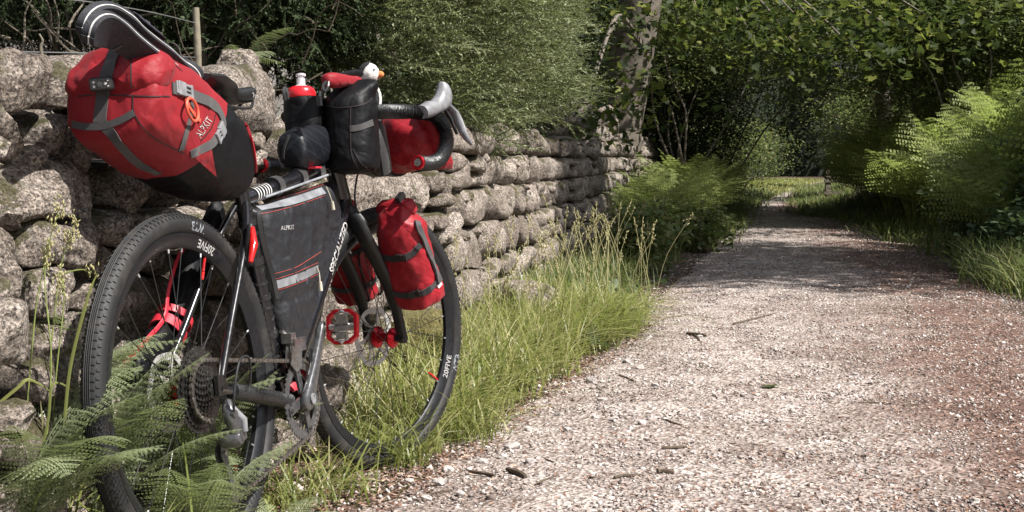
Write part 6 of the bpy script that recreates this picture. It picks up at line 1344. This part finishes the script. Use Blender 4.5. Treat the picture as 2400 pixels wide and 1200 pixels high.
for i, (X, Y, lab) in enumerate(((1.15, 11.6, 'leafy weed plant in the verge below the dark part of the wall'), (1.5, 13.2, 'taller leafy weed where the verge meets the bracken'), (.95, 10.2, 'small leafy weed at the path edge beside the wall'), (1.75, 12.6, 'low leafy weed at the left path edge in shade'))):
    shrub('leafy_weed', (X, Y, bg(X, Y)), (X, Y, bg(X, Y)+.22), (.26, .3, .24), 60, 18, .06, 'grass2', lab, 'weed', 140+i, tmpl=OVAL, crad=.06, shell=.1, nb=8, r0=.004)
# sparse tufts round the bicycle
spots = []
for (x, y, Y, n, s_) in ((945, 1065, 3.72, 150, .035), (985, 1035, 3.88, 90, .03), (880, 1090, 3.66, 40, .02), (700, 1190, 3.22, 90, .05), (800, 1170, 3.35, 70, .05), (640, 1200, 3.15, 60, .04), (830, 900, 4.1, 60, .06), (870, 930, 4.05, 70, .06), (780, 960, 3.8, 50, .06), (930, 880, 4.25, 90, .06), (1010, 900, 4.2, 120, .06), (1060, 960, 4.1, 150, .05), (1120, 980, 4.15, 130, .05)):
    k = (x-1200)/F_PX*Y
    for j in range(n): a, b_ = k+rng.normal()*s_, Y+rng.normal()*s_*1.5; spots.append((a, b_, path_z(a, b_)-.01))
grass('grass', spots, (.08, .24), (.003, .0075), 'grass', 9, curl=(.3, 1.3))
left = []
for (X, Y, n) in ((-.80, 2.32, 26), (-.74, 2.30, 26), (-.66, 2.33, 22), (-.86, 2.4, 14), (-.60, 2.42, 14)):
    for j in range(n): left.append((X+rng.normal()*.03, Y+rng.normal()*.03, .02))
grass('grass', left, (.18, .42), (.003, .006), 'grass', 10, curl=(.5, 1.3), lean=(.2, .7))
# seeding stalks among the grass
def stalks(name, pts, mat, seed, hr, hd=(.05, .09), wide=.010):
    rng = np.random.default_rng(seed); q = MB(); pos, D, sc = [], [], []
    for (x, y, z) in pts:
        h_ = rng.uniform(*hr); d = Vector((rng.normal()*.22, rng.normal()*.22, 1)); P = catmull([Vector((x, y, z)), Vector((x, y, z))+d*h_*.5, Vector((x, y, z))+d*h_+Vector((rng.normal(), rng.normal(), -.3))*.06], 4); r_ = .0009*max(1, y/5)
        q.tube(P, [r_]*len(P), 3, caps=False); tip, tg = P[-1], (P[-1]-P[-2]).normalized(); L_ = rng.uniform(*hd)
        for k in range(9): t = k/8; c = tip-tg*L_*t+Vector(rng.normal(size=3))*wide*.5*(.3+t); pos.append(tuple(c)); D.append(tuple((tg+Vector(rng.normal(size=3))*.35))); sc.append((L_*.13, wide*.22, wide*.22))
    V, F_ = stamp(*OCTA, np.array(pos), align(np.array(D), rng, 'full'), np.array(sc)); V2 = np.array([tuple(v) for v in q.v]); F2 = np.array([t for f_ in q.f for t in ((f_[0], f_[1], f_[2]), (f_[0], f_[2], f_[3]))])
    V, F_ = cat([(V, F_), (V2, F2)]); o = link(name, fastmesh(name, V, F_, M[mat])); o['kind'] = 'stuff'
rng = np.random.default_rng(33)
grass('dry_grass', tufts(120, lambda Y: (max(wall_x(Y)+.12, -.62+.10*(Y-4)), lerp(PL, Y)-.04), 4.0, 6.6, 12, .06), (.10, .42), (.002, .005), 'seed', 12, lean=(.1, .9), curl=(.2, 1.4))
broad = tufts(70, lambda Y: (max(wall_x(Y)+.12, -.55+.10*(Y-4)), lerp(PL, Y)-.02), 4.1, 9.5, 5, .05); bp = np.array(broad); V, F_ = stamp(*OVAL, bp+np.array([0, 0, .05]), rots(len(bp), 1.2, rng), rng.uniform(.05, .12, len(bp))); wo = link('verge_weeds', fastmesh('verge_weeds', V, F_, M['bramble'])); wo['kind'] = 'stuff'
stalks('seeding_grass', tufts(105, lambda Y: (max(wall_x(Y)+.15, -.3), lerp(PL, Y)+.02), 4.4, 8.4, 1, .02), 'seed', 20, (.35, .62), (.05, .09), .012)
stalks('seeding_grass', tufts(45, lambda Y: (wall_x(Y)+.2, lerp(PL, Y)+.02), 8, 14, 1, .02), 'seed', 21, (.35, .6), (.06, .1), .016)
# tall flowering grass in front at the left
tg_ = empty('flowering_grass', (-.83, 2.38, .0), label='tall cocksfoot grass with pale seed heads rising in front of the left stones', category='grass plant')
for j, (pts, heads) in enumerate((([(95, 1190), (120, 860), (105, 640), (140, 480)], [(140, 490, 1.0), (128, 530, .8), (112, 610, .9)]), ([(45, 1190), (80, 760), (100, 640), (112, 560)], [(110, 590, 1.1)]), ([(110, 1190), (130, 900), (150, 700), (140, 640)], [(141, 668, 2.2)]), ([(100, 1200), (115, 880), (140, 640), (172, 530)], [(172, 535, 1.6), (160, 560, 1.2)]), ([(75, 1200), (95, 860), (60, 750)], [(58, 748, .8)]), ([(150, 640), (190, 632), (215, 638)], [(215, 638, .9)]))):
    q = MB(); P = catmull([px(x, y, 2.40+.02*j) for x, y in pts], 7); q.tube(P, [.0016-.0008*i/len(P) for i in range(len(P))], 6); add_to(q, 'stem', 'grassstem', tg_)
    pos, D, sc = [], [], []
    for hx, hy, s_ in heads:
        c = px(hx, hy, 2.40+.02*j)
        for k in range(int(26*s_)): v = Vector((rng.normal()*.0055, rng.normal()*.0055, rng.normal()*.011*s_**.5)); pos.append(tuple(c+v)); D.append((rng.normal()*.5, rng.normal()*.5, 1)); sc.append((.0058, .0016, .0016))
    V, F_ = stamp(*OCTA, np.array(pos), align(np.array(D), rng, 'full'), np.array(sc)); link('seed_head', fastmesh('seed_head', V-np.array(tg_.location), F_, M['seed']), tg_)
def leafblade(pts, w, mat, par, Y=2.38):
    P = catmull([px(x, y, Y+(k*.01)) for k, (x, y) in enumerate(pts)], 7); q = MB(); n = len(P); rings = []
    for i, p_ in enumerate(P):
        tgt = (P[min(n-1, i+1)]-P[max(0, i-1)]).normalized(); s_ = tgt.cross(Vector((0, -1, .3))).normalized(); ww = w*.5*min(1, (1-i/n)*2.2+.05); nn = tgt.cross(s_); rings.append([p_+s_*ww, p_-nn*ww*.25, p_-s_*ww])
    q.loft(rings, caps=False); return add_to(q, 'leaf', mat, par)
for pts, w_ in (([(150, 1010), (165, 860), (205, 700), (228, 640)], .006), ([(60, 1200), (110, 1000), (125, 900), (180, 920)], .005), ([(-20, 960), (40, 910), (70, 890), (130, 925)], .006), ([(20, 1200), (120, 1130), (250, 1065)], .006), ([(100, 1200), (200, 1140), (290, 1090)], .006), ([(-10, 1130), (60, 1090), (180, 1055), (230, 1045)], .004), ([(55, 1190), (100, 1060), (95, 940)], .005), ([(-20, 1100), (60, 1150), (110, 1200)], .006)): leafblade(pts, w_, 'grass', tg_)
# ------------------------------------------------------------------ gravel, litter, stones, sticks
rng = np.random.default_rng(5)
def on_path(n, y0, y1, p_=1.0, ext=.1):
    Y = y0+(y1-y0)*rng.random(n)**p_; l = np.interp(Y, [a for a, b_ in PL], [b_ for a, b_ in PL]); r = np.interp(Y, [a for a, b_ in PR], [b_ for a, b_ in PR]); X = l-ext+(r-l+2*ext)*rng.random(n)
    Z = np.array([path_z(x, y) for x, y in zip(X, Y)]); return np.stack([X, Y, Z], 1)
def chipset(name, pos, s0, s1, mat, flat=(.35, .7), tilt=.5):
    n = len(pos); k = 6; parts = []
    for j in range(k):
        T = np.array(OCTA[0], float)*(1+rng.uniform(-.35, .35, (6, 1)))+rng.normal(0, .16, (6, 3)); ps = pos[j::k]; m = len(ps); sc = rng.uniform(s0, s1, m)*rng.uniform(.7, 1.5, m)
        S_ = np.stack([sc, sc*rng.uniform(.5, .95, m), sc*rng.uniform(*flat, m)], 1); parts.append(stamp(T, OCTA[1], ps, rots(m, tilt, rng), S_))
    V, F_ = cat(parts); o = link(name, fastmesh(name, V, F_, M[mat])); o['kind'] = 'stuff'
chipset('gravel', on_path(36000, 2.9, 8.5, 1.2), .0025, .006, 'chip')
chipset('gravel', on_path(5200, 2.9, 9, 1.2), .005, .0105, 'chip')
chipset('gravel', on_path(14000, 8, 20, 1.1), .006, .011, 'chip')
def flakes(name, pos, s0, s1, mat='litter'):
    n = len(pos); V, F_ = stamp([(-1, -.5, 0), (1, -.4, .15), (.9, .5, 0), (-.8, .4, .2)], [(0, 1, 2), (0, 2, 3)], pos+np.array([0, 0, .004]), rots(n, .45, rng), np.stack([rng.uniform(s0, s1, n), rng.uniform(s0*.4, s1*.6, n), rng.uniform(s0, s1, n)], 1)); o = link(name, fastmesh(name, V, F_, M[mat])); o['kind'] = 'stuff'
pos = on_path(52000, 2.9, 14, 1.3, .25); l = np.interp(pos[:, 1], [a for a, b_ in PL], [b_ for a, b_ in PL]); r = np.interp(pos[:, 1], [a for a, b_ in PR], [b_ for a, b_ in PR]); t = (pos[:, 0]-l)/(r-l)
keep = rng.random(len(pos)) < np.clip(.35+1.0*(t-.35), .22, 1)+(t < .08)*.6; flakes('leaf_litter', pos[keep], .004, .012)
n = 9000; Y = rng.uniform(2.9, 7, n); X = rng.uniform(-.75, .1, n)+(Y-3)*.16; k = (X > wall_x(Y)+.05) & (X < np.interp(Y, [a for a, b_ in PL], [b_ for a, b_ in PL])+.15); P = np.stack([X[k], Y[k], [gz(a, b_)+.004 for a, b_ in zip(X[k], Y[k])]], 1); flakes('leaf_litter', P, .005, .016)
n = 1400; Y = rng.uniform(2.9, 5.2, n); X = rng.uniform(-.65, .05, n)+(Y-3)*.16; P = np.stack([X, Y, [gz(a, b_)+.002 for a, b_ in zip(X, Y)]], 1); chipset('gravel', P, .005, .014, 'chip')
# larger loose stones
rk = [rock(None, (1, .8, .55), 200+i, 'pebble', 2, .20) for i in range(6)]
for me in rk: me.name = 'loose_stone'
for me in rk:
    for p_ in me.polygons: p_.use_smooth = False
def ground_hit(x, y):
    Y = 4.0
    for _ in range(12): p_ = px(x, y, Y); z = path_z(p_.x, Y); a = px(x, y, 1.0)-Vector((0, 0, CAM_H)); Y = (CAM_H-z)/max(1e-3, -(a.z)) if a.z < 0 else Y
    p_ = px(x, y, Y); return Vector((p_.x, Y, path_z(p_.x, Y)))
SP = [(1050, 1105, 30), (1030, 1135, 34), (1130, 1085, 28), (1200, 1050, 34), (1245, 1085, 30), (1385, 895, 26), (1410, 940, 22), (1470, 850, 26), (1500, 865, 22), (1560, 985, 18), (1560, 835, 16), (1885, 855, 16), (2005, 880, 16), (1900, 860, 12), (1700, 1000, 16), (1850, 1055, 16), (2140, 1035, 16), (1600, 1140, 18), (2285, 1178, 26), (2200, 1060, 14), (1395, 980, 20), (1440, 985, 22), (1310, 975, 20), (1330, 1010, 22), (1240, 1010, 22), (1180, 1075, 26), (1420, 1090, 16), (1080, 1160, 26), (960, 1130, 22), (1000, 1170, 26), (1505, 995, 24), (1535, 905, 18), (1790, 885, 13), (1660, 850, 12), (1640, 790, 14), (1700, 760, 10)]
for i, (x, y, w_) in enumerate(SP):
    p_ = ground_hit(x, y); s_ = w_/F_PX*p_.y*.5; o = link('loose_stone', rk[i % 6], None, p_+Vector((0, 0, s_*.25))); o.rotation_euler = (random.uniform(-.3, .3), random.uniform(-.3, .3), random.uniform(0, 6)); o.scale = (s_, s_, s_)
    tag(o, 'pale angular loose stone lying on the gravel path surface', 'stone', 'loose stones on the path')
ST = [((1100, 1108), (1160, 1118), 9), ((1190, 1105), (1232, 1122), 15), ((1255, 1138), (1310, 1115), 6), ((1540, 1110), (1580, 1112), 14), ((1440, 1122), (1500, 1118), 9), ((1550, 1052), (1610, 1050), 8), ((970, 1165), (1060, 1150), 5), ((1610, 785), (1655, 790), 9), ((1620, 782), (1640, 800), 5), ((1720, 760), (1820, 735), 5), ((2010, 945), (2090, 948), 4), ((1450, 880), (1490, 896), 4), ((1600, 1000), (1560, 985), 6), ((1225, 1060), (1300, 1085), 4)]
for i, (a, b_, w_) in enumerate(ST):
    A, Z_ = ground_hit(*a), ground_hit(*b_); r_ = w_/F_PX*A.y*.5; mid = (A+Z_)/2+Vector((random.uniform(-.01, .01), random.uniform(-.01, .01), r_*.9)); q = MB(); q.tube(catmull([A+Vector((0, 0, r_*.7)), mid, Z_+Vector((0, 0, r_*.7))], 5), [r_*.8]+[r_*random.uniform(.75, 1.1) for _ in range(9)]+[r_*.6], 7)
    o = q.obj('stick', 'twig', None, off=A); o.location = A; tag(o, 'small dry brown stick lying on the gravel path surface', 'stick', 'sticks on the path')
# mossy mound at the foot of the wall behind the front wheel
def mound(x, y, Y, size, seed, mat, name, lab):
    c = px(x, y, Y); me = rock(None, size, seed, mat, 4, .10); me.name = name; o = link(name, me, None, c); tag(o, lab, 'moss' if mat == 'moss' else 'stone')
mound(985, 815, 4.9, (.14, .2, .14), 301, 'moss', 'moss_cushion', 'golden brown moss cushion at the wall foot behind the front wheel')
mound(740, 720, 4.45, (.10, .12, .09), 303, 'moss', 'moss_cushion', 'olive moss cushion on a low stone behind the pedal')
mound(720, 900, 4.1, (.12, .15, .12), 305, 'stone', 'fallen_stone', 'fallen granite stone on the ground behind the crank')
mound(1230, 720, 6.6, (.16, .25, .12), 306, 'stone', 'fallen_stone', 'fallen stone half hidden by grass near the wall middle')
lf = empty('fallen_leaf', ground_hit(1815, 913), label='single green serrated leaf lying in the middle of the sunny path', category='leaf')
V, F_ = stamp(*MAPLE, np.array([[0, 0, .012]]), rots(1, .1, rng), np.array([.06])); link('leaf_blade', fastmesh('leaf_blade', V, F_, M['syc']), lf)
